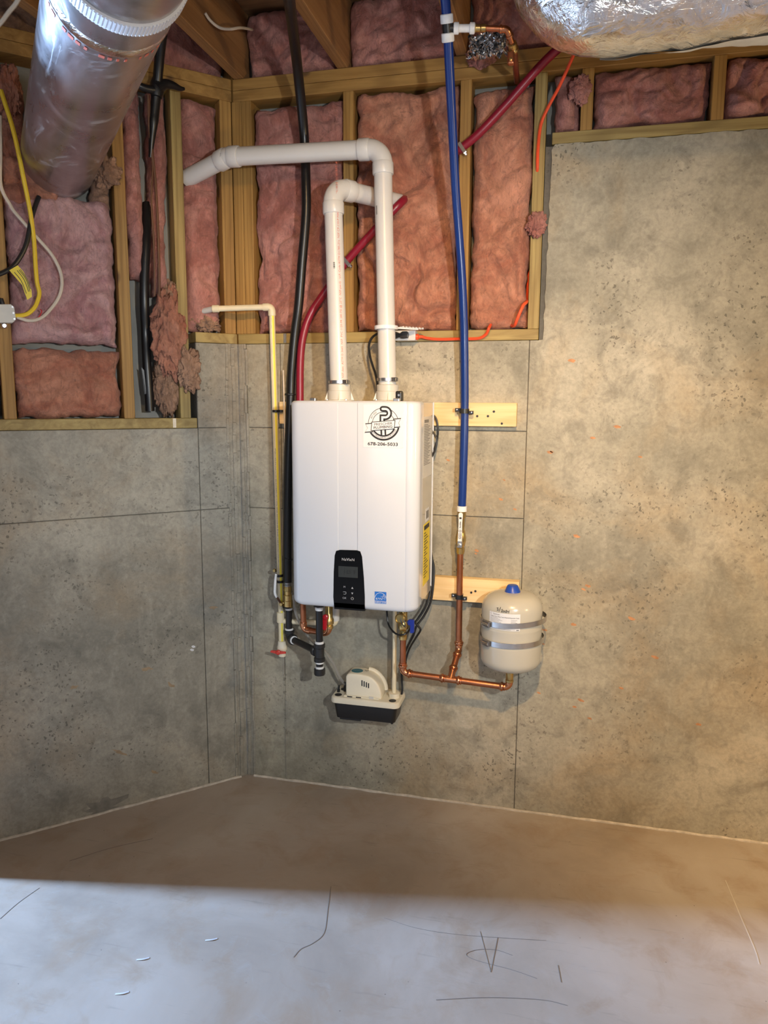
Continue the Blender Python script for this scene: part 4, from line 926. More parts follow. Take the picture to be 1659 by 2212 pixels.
for k, (v, tilt, lo) in enumerate(((1352, .006, .011), (1398, .003, .005))):
    sp = thing('strap_band', ('upper' if k == 0 else 'lower') + ' steel strap band around the expansion tank', 'strap', (TX.x, -.145, tz(v) - .01), 'steel straps of the expansion tank')
    zc = tz(v); m = MB(); vs_ = []; n = 48; rt = Vector((math.cos(.1), math.sin(.1), 0))
    for i in range(n):
        a = 2 * math.pi * i / n; dr = Vector((math.cos(a), math.sin(a), 0)); R = TR * 1.014 + .0012 + max(0, math.cos(a - .15)) ** 3 * lo
        for dz, ex in ((-.009, 0), (.009, 0), (.009, .0014), (-.009, .0014)): vs_.append(Vector((TX.x, -.145, zc + dz + tilt * dr.dot(rt))) + dr * (R + ex))
    fs = []
    for i in range(n):
        a, b = i * 4, ((i + 1) % n) * 4
        for j in range(4): fs.append((a + j, a + (j + 1) % 4, b + (j + 1) % 4, b + j))
    m.add(vs_, fs).build('band', 'steel', sp, True)
    a = -2.35; dr = Vector((math.cos(a), math.sin(a), 0))
    MB().obox(Vector((TX.x, -.145, zc - tilt)) + dr * (TR * 1.014 + .0065), Vector((-dr.y, dr.x, 0)), (0, 0, 1), (.017, .0095, .005)).build('worm_housing', 'dark_steel', sp, bevel=.002)
    MB().tube([Vector((TX.x, -.145, zc - tilt)) + dr * (TR * 1.014 + .0115) + Vector((-dr.y, dr.x, 0)) * s_ for s_ in (-.015, .015)], .0045, 8).build('worm_screw', 'steel', sp, True)

# pipe clamps on the boards
def pclamp(label, p, r, d, tilt=0.0):
    o = thing('pipe_clamp', label, 'clamp', p, 'black pipe clamps'); p = Vector(p)
    MB().lathe([(r * 1.01, -.008), (r * 1.25, -.008), (r * 1.25, .008), (r * 1.01, .008)], p, (0, 0, 1), 20).build('ring', 'black_plastic', o, True)
    MB().obox(p + Vector((-r * 1.55, .001, .004)), (1, 0, 0), (0, 0, 1), (.010, .006, .006)).obox(p + Vector((r * 1.55, .001, -.005)), (1, 0, 0), (0, 0, 1), (.010, .006, .006)).wbox(RW, p.x - .011, p.x + .011, p.z - .006, p.z + .006, d, -p.y - r).build('saddle', 'black_plastic', o, bevel=.001)
    for s_ in (-1, 1): MB().lathe([(.003, 0), (.003, .002), (.0015, .0025)], p + Vector((s_ * r * 1.8, -.005, -s_ * .0045)), (0, -1, 0), 8).build('screw', 'steel', o)
pclamp('black clamp holding the blue pipe to the upper board', (0.8773, -0.0710, 1.4979), .0142, .042)
pclamp('black clamp holding the copper pipe to the lower board', (0.8729, -0.0710, 0.8346), .0115, .042)

# ------------------------------------------------------------------ cream CPVC relief line on the left
cl = thing('relief_line', 'cream plastic relief pipe with yellow stripe left of the heater', 'water pipe', (0.1788, -0.0500, 0.5280))
q0 = Vector((-0.1129, -0.0847, 1.8532)); q1 = Vector((-0.0470, -0.0965, 1.8619)); q2 = Vector((0.1605, -0.0500, 1.8691)); q3 = Vector((0.1802, -0.0550, 0.7294)); q4 = Vector((0.1800, -0.0550, 0.6031))
MB().tube([q0, q1], .0105, 14).build('pipe', 'pvc_dim', cl, True)
d12 = (q2 - q1).normalized(); d23 = (q3 - q2).normalized()
MB().lathe([(.0115, -.006), (.0135, -.004), (.0135, .018), (.0115, .020)], q1, d12, 16).build('coupling', 'cpvc', cl, True)
rigid([q1, q2, q3], .0108, cl, 'cpvc', 'cpvc', .014, .0132, .018, seg=16)
camq = Vector((1.2273 - q2.x, -2.6647, 0)).normalized()
m = MB(); f = cyl_fn(q2 + d23 * .03, d23, .01095, rotz(camq, .28)); Ls = (q3 - q2).length - .05
m.add([f(0, -.0042), f(Ls, -.0042), f(Ls, -.0014), f(Ls, .0014), f(Ls, .0042), f(0, .0042), f(0, .0014), f(0, -.0014)], [(0, 1, 2, 7), (7, 2, 3, 6), (6, 3, 4, 5)]).build('stripe', 'cpvc_stripe', cl)
text_mesh('CHARLOTTE PIPE FLOWGUARD GOLD CPVC 4120 SDR-11 100 PSI @ 180F ASTM D2846 NSF-pw  MADE IN USA  CHARLOTTE PIPE  3/4 CTS CPVC 4120 SDR 11 NSF-pw', .0072, (lambda f_: lambda x, y: f_(x, y))(cyl_fn(q3 - d23 * .10, -d23, .0110, rotz(camq, -.30))), 'print', 'ink_grey', cl, 'LEFT', space=1.0)
MB().lathe([(.0118, 0), (.0150, .002), (.0150, .040), (.0125, .042)], (0.1781, -0.0550, 0.7219), (q4 - q3), 18).build('tee', 'cpvc', cl, True)
MB().tube([q3, q4], .0108, 14).build('pipe', 'cpvc', cl, True)
f = cyl_fn(q3, (q4 - q3), .01095, rotz(camq, .28)); Ls = (q4 - q3).length
MB().add([f(0, -.0042), f(Ls, -.0042), f(Ls, 0), f(Ls, .0042), f(0, .0042), f(0, 0)], [(0, 1, 2, 5), (5, 2, 3, 4)]).build('stripe', 'cpvc_stripe', cl)
MB().tube([(0.1776, -0.0550, 0.6867), (0.2100, -0.0500, 0.6858), (0.3993, -0.0900, 0.7032)], .0108, 14).build('branch', 'cpvc', cl, True)
MB().tube(fillet([(0.3756, -0.0900, 0.7031), (0.4102, -0.0900, 0.7040), (0.4105, -0.0900, 0.7524)], .012), .0120, 14).build('elbow', 'cpvc', cl, True)
MB().tube([(0.4103, -0.0900, 0.7166), (0.4108, -0.0900, 0.8201)], .0165, 14).build('adapter', 'pvc_white', cl, True)
v4 = Vector((0.1830, -0.0580, 0.5949))
vb_ = thing('drain_valve', 'cream plastic ball valve with red butterfly handle at the pipe end', 'valve', (0.1839, -0.0580, 0.5294))
MB().lathe([(.0130, 0), (.0150, .002), (.0165, .016), (.0190, .022), (.0190, .034), (.0150, .040), (.0140, .060), (.0120, .062)], v4 + Vector((0, 0, .012)), (0.01, 0, -1), 20).build('body', 'cream', vb_, True)
vh = Vector((0.1781, -0.0850, 0.5699))
MB().tube([vh + Vector((0, .03, 0)), vh], .0065, 10).build('stem', 'cream', vb_, True)
m = MB(); m.lathe([(.0095, -.004), (.0095, .004), (.006, .006)], vh, (0, -1, 0), 14)
for s_ in (-1, 1): m.prism([vh + Vector((s_ * x, .003, z)) for x, z in ((.004, .006), (.026, .0055), (.031, .003), (.031, -.002), (.024, -.003), (.010, -.006), (.004, -.008))], (0, -.006, 0))
m.build('handle', 'valve_red', vb_)
for lab, p in (('black clip holding the cream pipe to the upper board', (0.1719, -0.0540, 1.4920)), ('upper of two black clips on the cream pipe beside the lever', (0.1776, -0.0550, 0.8667)), ('lower of two black clips on the cream pipe beside the lever', (0.1792, -0.0550, 0.8431))):
    o = thing('pipe_clip', lab, 'clip', p, 'black clips of the cream pipe'); p = Vector(p)
    MB().lathe([(.0112, -.0045), (.0135, -.0045), (.0135, .0045), (.0112, .0045)], p, (0.02, 0, -1), 16).build('ring', 'black_plastic', o, True)
    MB().obox(p + Vector((.019, .002, 0)), (1, 0, 0), (0, 0, 1), (.008, .0045, .003)).obox(p + Vector((0, .026, 0)), (0, 1, 0), (0, 0, 1), (.018, .0045, .006)).build('ear', 'black_plastic', o)
    MB().lathe([(.0025, 0), (.0015, .0015)], p + Vector((.020, -.001, 0)), (0, -1, 0), 8).build('screw', 'steel', o)
# thin grey cable behind the relief line
tag(MB().tube([(0.1941, -0.0300, 1.6419), (0.2035, -0.0500, 1.5059), (0.2051, -0.0500, 1.3688), (0.1969, -0.0400, 1.2108), (0.1854, -0.0300, 1.0846), (0.1794, -0.0300, 0.9397)], .003, 8, 4).build('thin_cable', 'white_cable', None, True), 'thin grey wire between cream pipe and gas line', 'wire')

# ------------------------------------------------------------------ hot outlet under the heater
ho = thing('hot_outlet', 'copper hot outlet loop with brass valve under the heater left side', 'copper pipe', (0.3432, -0.1300, 0.6695))
o1, o2, o3_, o4 = Vector((0.2979, -0.1350, 0.7779)) * 1.0, Vector((0.3014, -0.1350, 0.6856)), Vector((0.4024, -0.1500, 0.6841)), Vector((0.4064, -0.1500, 0.7723))
o1.z = HZ0 + .016
rigid([o1, o2, o3_, Vector((0.4062, -0.1500, 0.7249))], .0111, ho, 'copper', 'copper_fit', .018, .0128, .012)
MB().lathe([(.0130, 0), (.0155, .002), (.0155, .012), (.013, .014), (.0175, .020), (.0175, .036), (.014, .042), (.014, HZ0 + .016 - (0.4060, -0.1500, 0.7020)[2])], Vector((0.4060, -0.1500, 0.7020)), (0, 0, 1), 18).build('valve_body', 'brass', ho, True)
hh_ = Vector((0.3995, -0.1780, 0.7413)); m = MB(); m.lathe([(.0105, -.004), (.0105, .004), (.007, .006)], hh_ + Vector((.002, 0, .012)), (0, -1, 0), 14)
m.prism([hh_ + Vector((x, .003, z)) for x, z in ((-.008, .014), (.008, .014), (.006, -.030), (.002, -.036), (-.005, -.036), (-.008, -.030))], (0, -.006, 0)); m.build('handle', 'red_handle', ho)
MB().tube([hh_ + Vector((.002, 0, .012)), Vector((0.4063, -0.1500, 0.7407))], .006, 10).build('stem', 'brass', ho, True)
# cold inlet valve
ci = thing('inlet_valve', 'brass cold inlet valve with blue handle under the heater right side', 'valve', BT)
MB().lathe([(.0110, -.010), (.0145, -.008), (.0145, .004), (.0125, .006), (.0150, .012), (.0125, .018), (.0125, .026), (.0190, .034), (.0195, .052), (.015, .060), (.015, HZ0 + .02 - BT.z)], BT, (0, 0, 1), 20).build('body', 'brass', ci, True)
pc_ = Vector((0.6784, -0.1850, 0.7699)); MB().lathe([(.0165, 0), (.0185, .002), (.0185, .016), (.0150, .019), (.0145, .015)], pc_ + Vector((.004, .012, 0)), (-.12, -1, .1), 24).build('drain_cap', 'brass', ci, True)
MB().tube([pc_ + Vector((.002, .014, 0)), Vector((BT.x, -.150, pc_.z))], .012, 14).build('drain_port', 'brass', ci, True)
MB().tube([(0.6877, -0.2120, 0.7801), (0.6932, -0.2140, 0.7644), (0.7012, -0.2120, 0.7527), (0.7040, -0.2100, 0.7607), (0.6985, -0.2080, 0.7731)], .0022, 8, 4).build('cap_tether', 'black_plastic', ci, True)
hb2 = Vector((0.7220, -0.1850, 0.7480)); m = MB()
m.prism([hb2 + Vector((x, .004, z)) for x, z in ((-.013, .020), (-.006, .024), (.010, .023), (.010, -.022), (.002, -.026), (-.005, -.024), (-.004, .002), (-.013, .004))], (0, -.010, 0)); m.build('handle', 'valve_blue', ci, bevel=.0015)
MB().tube([hb2 + Vector((-.012, .002, .012)), Vector((BT.x, -.150, hb2.z + .012))], .006, 10).build('stem', 'steel', ci, True)

# ------------------------------------------------------------------ condensate pump
pu = thing('condensate_pump', 'cream condensate pump with black reservoir on the wall under the heater', 'pump', (0.5160, -0.0600, 0.3198))
f0, f1 = (0.4031, -0.1350, 0.4185), (0.6665, -0.1350, 0.4479)
PX0, PX1 = f0[0], f1[0] ; PZ = (0.4031, -0.1350, 0.4185)[2]; PD0, PD1 = .004, .135
def rbox_loop(x0, x1, d0, d1, r, n=6):
    L = []
    for cx, cd, a0 in ((x1 - r, d1 - r, 0), (x0 + r, d1 - r, 1), (x0 + r, d0 + r, 2), (x1 - r, d0 + r, 3)):
        for k in range(n + 1):
            a = (a0 + k / n) * math.pi / 2; L.append((cx + r * math.cos(a), -(cd + r * math.sin(a))))
    return L
def loft(levels, name, mat, parent, smooth=True, angle=40):
    n = len(levels[0][0]); vs_ = []; fs = []
    for L, z in levels: vs_ += [(x, y, z) for x, y in L]
    for j in range(len(levels) - 1):
        for i in range(n): a, b = j * n + i, j * n + (i + 1) % n; fs.append((a, b, b + n, a + n))
    fs.append(tuple(range(n - 1, -1, -1))); fs.append(tuple((len(levels) - 1) * n + i for i in range(n)))
    return MB().add(vs_, fs).build(name, mat, parent, smooth, angle=angle)
loft([(rbox_loop(PX0 + .018, PX1 - .018, PD0 + .008, PD1 - .014, .015), PZ - .070), (rbox_loop(PX0 + .008, PX1 - .008, PD0, PD1 - .006, .018), PZ - .004), (rbox_loop(PX0 + .008, PX1 - .008, PD0, PD1 - .006, .018), PZ)], 'reservoir', 'black_plastic', pu)
MB().box(PX0 + .032, PX0 + .115, -(PD1 - .016), -.02, PZ - .078, PZ - .066).box(PX1 - .034, PX1 - .024, -(PD1 - .016), -.02, PZ - .076, PZ - .066).build('reservoir_foot', 'black_plastic', pu, bevel=.003)
dk = loft([(rbox_loop(PX0, PX1, 0.001, PD1, .022), PZ - .008), (rbox_loop(PX0 - .001, PX1 + .001, 0.001, PD1 + .001, .022), PZ - .004), (rbox_loop(PX0, PX1, 0.001, PD1, .022), PZ + .010), (rbox_loop(PX0 + .004, PX1 - .004, .002, PD1 - .004, .020), PZ + .014)], 'deck', 'cream', pu)
# motor cover: side profile extruded through the depth
cx0 = PX0 + .054; z0 = PZ + .012
pr = [(0, 0), (.0, .078), (.006, .088), (.016, .092), (.060, .092), (.070, .090)]
for k in range(1, 9): a = k / 8 * math.pi / 2; pr.append((.070 + .068 * math.sin(a), .012 + .078 * math.cos(a)))
pr += [(.138, .0)]
mc = MB(); lo_ = [(cx0 + x, -.112, z0 + z) for x, z in pr]; mc.prism(lo_, (0, .075, 0)); mc_o = mc.build('motor_cover', 'cream', pu, bevel=.006, seg=3)
for p_ in mc_o.data.polygons: p_.use_smooth = True
mc_o.data.set_sharp_from_angle(angle=math.radians(40))
hb = [(.070 + .071 * math.sin(a), .010 + .081 * math.cos(a)) for a in (.05, .35, .65, .95, 1.25, 1.5)]
MB().tube([(cx0 + x, -.046, z0 + z) for x, z in hb], .0085, 10, 5).build('handle', 'cream', pu, True)
YF = -.1127
for k in range(4): MB().box(cx0 + .062 + k * .0085, cx0 + .066 + k * .0085, YF - .0006, YF + .002, z0 + .048 - k * .002, z0 + .070 - k * .003).build('vent_slot', 'ink_black', mc_o)
for x in (.012, .046): MB().box(cx0 + x - .004, cx0 + x + .016, -.1190, -.112, z0 + .001, z0 + .0055).build('slot', 'ink_black', mc_o)
MB().box(cx0 - .006, cx0 + .130, -.1180, -.040, z0 - .001, z0 + .007).build('cover_flange', 'cream', pu, bevel=.002)
MB().box(cx0 + .092, cx0 + .110, -.1188, -.1170, z0 - .002, z0 + .012).build('latch', 'pvc_dim', pu, bevel=.001)
lo = []
for k in range(24): a = k * math.pi / 12; lo.append((cx0 + .036 + .022 * math.cos(a), -.078 + .020 * math.sin(a), z0 + .0921))
MB().prism(lo, (0, 0, .0006)).build('brand_badge', 'ink_teal', pu)
text_mesh('Little Giant', .0075, plane_fn((cx0 + .036, -.078, z0 + .0929), X, (0, 1, 0)), 'print', 'panel_ink', pu)
m = MB(); m.ribbon([(cx0 + .064, -.062, z0 + .0922), (cx0 + .066, -.072, z0 + .0922), (cx0 + .069, -.066, z0 + .0922), (cx0 + .073, -.076, z0 + .0922)], .0012, (0, 0, 1), 3); m.ribbon([(cx0 + .071, -.064, z0 + .0922), (cx0 + .076, -.070, z0 + .0922), (cx0 + .077, -.060, z0 + .0922)], .0012, (0, 0, 1), 3); m.build('handwriting', 'ink_black', pu)
for x, d_ in ((PX0 + .024, .108), (PX0 + .030, .050), (PX1 - .028, .112)): MB().lathe([(.0135, 0), (.0135, .0016), (.010, .002)], (x, -d_, PZ + .0135), (0, 0, 1), 20).build('plug', 'ink_black', pu)
MB().lathe([(.006, 0), (.006, .018), (.0045, .020), (.0045, .036)], (PX0 + .038, -.066, PZ + .014), (0, 0, 1), 12).lathe([(.006, 0), (.006, .010), (.004, .012), (.004, .026)], (PX0 + .016, -.080, PZ + .014), (0.1, 0, 1), 12).build('hose_barb', 'black_plastic', pu, True)
pj = Vector((0.6357, -0.0850, 0.4463)); PJX = pj.x
MB().lathe([(.020, 0), (.020, .014), (.0215, .015), (.0215, .019), (.012, .020)], (PJX, -.075, PZ + .012), (0, 0, 1), 24).build('discharge_fitting', 'cream', pu, True)
# tubes of the pump
tag(MB().tube([(PJX, -.075, PZ + .03), (PJX + .001, -.078, HZ0 - .05), (PJX + .001, -.085, HZ0 + .02)], .0078, 14).build('discharge_pipe', 'cpvc', None, True), 'slim cream pipe rising from the pump to the heater', 'drain pipe')
ch = tag(MB().tube([Vector((0.2495, -0.1000, 0.8063)), Vector((0.2578, -0.1000, 0.7349)), Vector((0.2741, -0.1000, 0.7000)), Vector((0.2904, -0.1000, 0.6704)), Vector((0.3233, -0.1000, 0.6314)), Vector((0.3748, -0.0900, 0.5852)), Vector((0.4063, -0.0800, 0.5315)), Vector((0.4196, -0.0700, 0.4886)), (PX0 + .038, -.066, PZ + .040)], .0056, 12, 6).build('clear_hose', 'clear_tube', None, True), 'clear vinyl hose curving from the heater down to the pump', 'hose')

# ------------------------------------------------------------------ cords
def cord(name, label, cat, pts, r, mat, sub=6, group=None): return tag(MB().tube(pts, r, 8, sub).build(name, mat, None, True), label, cat, group)
cord('coiled_cord', 'black cord coiled beside the upper right of the heater', 'cord', [(0.7577, -0.0550, 1.3382), (0.7755, -0.0550, 1.3764), (0.7832, -0.0560, 1.4207), (0.7793, -0.0560, 1.4613), (0.7674, -0.0560, 1.4806), (0.7576, -0.0560, 1.4692), (0.7636, -0.0580, 1.4286), (0.7793, -0.0600, 1.3996), (0.7752, -0.0620, 1.3637), (0.7607, -0.0620, 1.3305)], .0036, 'black_plastic')
cord('pump_cord', 'black cord hanging from the heater side down to the pump', 'cord', [(0.7638, -0.0500, 0.9758), (0.7747, -0.0500, 0.9334), (0.7757, -0.0600, 0.8719), (0.7682, -0.0700, 0.8080), (0.7467, -0.0800, 0.7570), (0.7236, -0.1000, 0.7227), (0.7120, -0.1000, 0.6868), (0.6855, -0.0700, 0.6326), (0.6647, -0.0450, 0.5830), (0.6558, -0.0350, 0.5295), (0.6562, -0.0350, 0.4838), (0.6594, -0.0400, 0.4493), (0.6554, -0.0450, 0.4269), (0.6422, -0.0500, 0.4184)], .0042, 'black_plastic')
cord('appliance_cable', 'black cable running beside the pump cord under the heater', 'cable', [(0.7627, -0.0450, 0.9920), (0.7686, -0.0460, 0.9495), (0.7680, -0.0550, 0.8702), (0.7555, -0.0750, 0.7998), (0.7299, -0.0900, 0.7516), (0.7200, -0.1000, 0.7346), (0.7322, -0.1000, 0.7199), (0.7375, -0.1000, 0.7064), (0.7168, -0.0800, 0.6704), (0.6884, -0.0500, 0.6192), (0.6743, -0.0400, 0.5785), (0.6654, -0.0300, 0.5378)], .0040, 'black_plastic')
cord('sensor_wire', 'black wire looping under the heater past the brass inlet valve', 'cord', [(0.6153, -0.1200, 0.8140), (0.6197, -0.1300, 0.7703), (0.6275, -0.1400, 0.7340), (0.6501, -0.1700, 0.7190), (0.6723, -0.1780, 0.7096), (0.6958, -0.1780, 0.7132), (0.7087, -0.1600, 0.7224), (0.7091, -0.1300, 0.7305)], .0035, 'black_plastic')
# power outlet of the extension cord
ps = thing('cord_socket', 'grey socket end of the orange cord on the sill behind the vent', 'outlet', (0.6674, -0.0300, 1.7429))
s0, s1 = (0.6220, -0.0450, 1.7423), (0.6951, -0.0450, 1.7778)
MB().box(s0[0], s1[0], -.045, -.006, s0[2], s1[2]).build('housing', 'outlet_grey', ps, bevel=.003)
a0_, zc = s0[0], (s0[2] + s1[2]) / 2
MB().prism([(a0_ + x, -.0455, zc + z) for x, z in ((-.012, .010), (.008, .012), (.022, .006), (.030, .013), (.048, .013), (.052, .004), (.050, -.010), (.030, -.012), (.020, -.007), (.006, -.012), (-.012, -.012))], (0, -.018, 0)).build('black_plug', 'black_plastic', ps, bevel=.002)
MB().lathe([(.011, 0), (.010, .008), (.006, .010), (.005, .024)], (s1[0], -.026, zc - .004), (1, 0, 0), 14).build('strain_relief', 'orange_cord', ps, True)
cord('heater_power_cord', 'black power cord arching from the plug to the heater top', 'cord', [(a0_ - .008, -.055, zc)] + [(0.5825, -0.0700, 1.7695), (0.5515, -0.0800, 1.7549), (0.5378, -0.0850, 1.7260), (0.5420, -0.0880, 1.6891), (0.5528, -0.0900, 1.6537), (0.5635, -0.0920, 1.6248), (0.5711, -0.0950, 1.5893), (0.5742, -0.1000, 1.5474)], .0042, 'black_plastic')
cord('extension_cord', 'orange extension cord along the sill and up past the greenish stud', 'cord', [(s1[0] + .020, -.026, zc - .004)] + [(0.7370, -0.0200, 1.7507), (0.7771, -0.0120, 1.7476), (0.8474, -0.0100, 1.7483), (0.9124, -0.0100, 1.7489), (0.9400, -0.0150, 1.7623), (0.9515, -0.0240, 1.7847), (0.9581, 0.0500, 1.8076), (1.0045, 0.0600, 1.8030), (1.0341, -0.0100, 1.7892), (1.0462, -0.0360, 1.8080), (1.0647, -0.0320, 1.8539), (1.0754, -0.0100, 1.8686), (1.0715, 0.0700, 1.9057), (1.0764, 0.0750, 2.0858), (1.0841, 0.0700, 2.2374), (1.0941, 0.0100, 2.2878), (1.0957, -0.0080, 2.3074), (1.0958, -0.0140, 2.3535), (1.1022, -0.0160, 2.4299), (1.1231, -0.0280, 2.4766), (1.1567, -0.0550, 2.5266), (1.1892, -0.1000, 2.5767), (1.2049, -0.1400, 2.5945)], .0052, 'orange_cord')
# ------------------------------------------------------------------ left wall wiring
cord('yellow_cable', 'yellow flat electrical cable dropping past the duct to the box', 'cable', [(-0.5024, -0.5731, 2.4678), (-0.4941, -0.5719, 2.4383), (-0.4754, -0.5673, 2.3663), (-0.4634, -0.5624, 2.2942), (-0.4551, -0.5541, 2.2074), (-0.4529, -0.5378, 2.1213), (-0.4554, -0.5261, 2.0537), (-0.4558, -0.5237, 2.0044), (-0.4560, -0.5238, 1.9543), (-0.4551, -0.5230, 1.9039), (-0.4516, -0.5195, 1.8725), (-0.4566, -0.5245, 1.8443), (-0.4642, -0.5321, 1.8232), (-0.4794, -0.5431, 1.8048), (-0.4941, -0.5535, 1.7982), (-0.5100, -0.5638, 1.7959)], .0068, 'yellow_cable')
cord('white_cable', 'off-white cable looping across the rose insulation to the box', 'cable', [(-0.5075, -0.5782, 2.3932), (-0.5082, -0.5860, 2.2833), (-0.5084, -0.5932, 2.1850), (-0.4989, -0.5696, 2.1328), (-0.4914, -0.5564, 2.1106), (-0.4537, -0.5159, 2.0472), (-0.4207, -0.4815, 1.9892), (-0.4053, -0.4661, 1.9271), (-0.4126, -0.4735, 1.8659), (-0.4416, -0.5025, 1.8085), (-0.4621, -0.5229, 1.7876), (-0.4832, -0.5426, 1.7831), (-0.5074, -0.5611, 1.7918)], .0055, 'white_cable')
bc = thing('black_cable', 'black cable with a yellow tag on the left wall', 'cable', (-0.5288, -0.5995, 1.9145))
MB().tube([(-0.4485, -0.4980, 2.1730), (-0.4508, -0.5102, 2.1489), (-0.4591, -0.5270, 2.0975), (-0.4675, -0.5382, 2.0376), (-0.4777, -0.5484, 1.9978), (-0.4954, -0.5661, 1.9570), (-0.5142, -0.5849, 1.9319), (-0.5522, -0.6229, 1.9032)], .0075, 10, 6).build('cable', 'black_plastic', bc, True)
tg_ = MB().prism([(-0.5017, -0.5894, 1.9321), (-0.4842, -0.5719, 1.9499), (-0.4737, -0.5614, 1.9329), (-0.4644, -0.5521, 1.9056), (-0.4590, -0.5467, 1.8761), (-0.4589, -0.5465, 1.8560), (-0.4689, -0.5565, 1.8449), (-0.4736, -0.5613, 1.8673), (-0.4774, -0.5651, 1.8897), (-0.4896, -0.5773, 1.9110)], (S2 * .001, -S2 * .001, 0)).build('tag', 'label_yellow', bc)
for a_, b_ in (((36,582),(62,628)), ((40,581),(66,626)), ((44,586),(66,636)), ((32,589),(58,634)), ((30,592),(42,608))):
    pass
m = MB()
for ln in ([(-0.4849, -0.5747, 1.9339), (-0.4719, -0.5617, 1.9072), (-0.4640, -0.5538, 1.8709)], [(-0.4811, -0.5709, 1.9358), (-0.4681, -0.5579, 1.9091), (-0.4611, -0.5509, 1.8713)], [(-0.4908, -0.5806, 1.9275), (-0.4778, -0.5676, 1.9022), (-0.4690, -0.5588, 1.8647)], [(-0.4782, -0.5680, 1.9376), (-0.4661, -0.5559, 1.9107), (-0.4598, -0.5496, 1.8800)]): m.ribbon(ln, .0018, (S2, -S2, 0), 4)
m.build('print', 'ink_black', tg_)
jb = thing('junction_box', 'pale plastic junction box at the left frame edge', 'junction box', (-0.5389, -0.5813, 1.7729))
lo = [(-0.5636, -0.6273, 1.8255), (-0.5135, -0.5771, 1.8305), (-0.5073, -0.5709, 1.8210), (-0.5051, -0.5688, 1.7837), (-0.5122, -0.5758, 1.7730), (-0.5662, -0.6299, 1.7686)]
MB().prism(lo, (-S2 * .035, S2 * .035, 0)).build('housing', 'grey_box', jb, bevel=.002)
for p in [(-0.5107, -0.5750, 1.8220), (-0.5096, -0.5740, 1.8034), (-0.5085, -0.5729, 1.7848)]: MB().lathe([(.0032, 0), (.0032, .0012)], p, (S2, -S2, 0), 10).build('screw', 'dark_steel', jb)
MB().tube([(-0.5498, -0.5922, 1.8424), (-0.5397, -0.5878, 1.8427), (-0.5384, -0.5865, 1.8299)], .008, 8).build('cable_entry', 'black_plastic', jb, True)
MB().lathe([(.008, 0), (.009, .006), (.006, .010)], (-0.5403, -0.5827, 1.7627), (S2, -S2, 0), 10).build('lock_screw', 'steel', jb, True)
cord('red_wire', 'short dark red wire stub sticking up beside the junction box', 'wire', [(-0.4603, -0.5226, 1.7906), (-0.4526, -0.5177, 1.8056), (-0.4497, -0.5162, 1.8145), (-0.4524, -0.5189, 1.8201)], .0018, 'red_handle')
# black drain pipe with taped cross, brown lines
bd = thing('black_taped_pipe', 'black pipe wrapped with tape beside the greenish stud on the left wall', 'pipe', (-0.2410, -0.2410, 1.4957))
MB().tube([(-0.0897, -0.3159, 2.7164), (-0.1300, -0.2714, 2.6560), (-0.1599, -0.2447, 2.5689), (-0.1752, -0.2388, 2.4994), (-0.1823, -0.2389, 2.4557), (-0.1921, -0.2346, 2.4134), (-0.2034, -0.2289, 2.3561)], lambda f: .0165 if f < .6 else .0165 - (f - .6) * .024, 14, 5).build('upper_pipe', 'black_jacket', bd, True)
MB().tube([(-0.2515, -0.1808, 2.2188), (-0.2406, -0.2095, 2.1179), (-0.2383, -0.2242, 2.0523), (-0.2434, -0.2321, 1.9568), (-0.2483, -0.2314, 1.8619), (-0.2585, -0.2160, 1.7671), (-0.2536, -0.2224, 1.6689), (-0.2507, -0.2224, 1.5702), (-0.2505, -0.2194, 1.4904)], .0165, 14, 5).build('lower_pipe', 'black_jacket', bd, True)
m = MB(); m.tube([(-0.1580, -0.2513, 2.5634), (-0.1409, -0.2286, 2.5851), (-0.1241, -0.2061, 2.5893), (-0.1103, -0.1810, 2.5873), (-0.1009, -0.1660, 2.5907)], lambda f: .021 - .016 * f, 12, 4); m.tube([(-0.1581, -0.2514, 2.5590), (-0.1776, -0.2766, 2.5555), (-0.1935, -0.2953, 2.5584), (-0.2071, -0.3061, 2.5640)], lambda f: .014 - .004 * f, 12, 4)
m.lathe([(.018, -.03), (.023, -.012), (.0235, .012), (.018, .03)], (-0.1599, -0.2447, 2.5689), (.05, .1, 1), 14); m.build('tape_wrap', 'black_plastic', bd, True)
MB().prism([(-0.2626, -0.2457, 1.6466), (-0.2550, -0.2409, 1.6353), (-0.2506, -0.2392, 1.5534), (-0.2563, -0.2422, 1.5501)], (S2 * .002, -S2 * .002, 0)).build('loose_tape', 'black_plastic', bd)
cord('brown_line', 'left of two thin brown lines beside the black taped pipe', 'cable', [(-0.1839, -0.2616, 2.5429), (-0.1901, -0.2537, 2.4733), (-0.1959, -0.2383, 2.3975), (-0.1977, -0.2260, 2.3264), (-0.2083, -0.2252, 2.2208), (-0.2065, -0.2235, 2.0823), (-0.2078, -0.2248, 1.9568), (-0.2132, -0.2203, 1.8943)], .0036, 'brown_cable', group='thin brown lines')
cord('brown_line', 'right of two thin brown lines beside the black taped pipe', 'cable', [(-0.1847, -0.2554, 2.5308), (-0.1888, -0.2482, 2.4604), (-0.1940, -0.2336, 2.3840), (-0.1940, -0.2194, 2.2977), (-0.1938, -0.2136, 2.1768), (-0.1938, -0.2136, 2.0525), (-0.1963, -0.2133, 1.9582), (-0.2017, -0.2088, 1.8955)], .0042, 'brown_cable', group='thin brown lines')
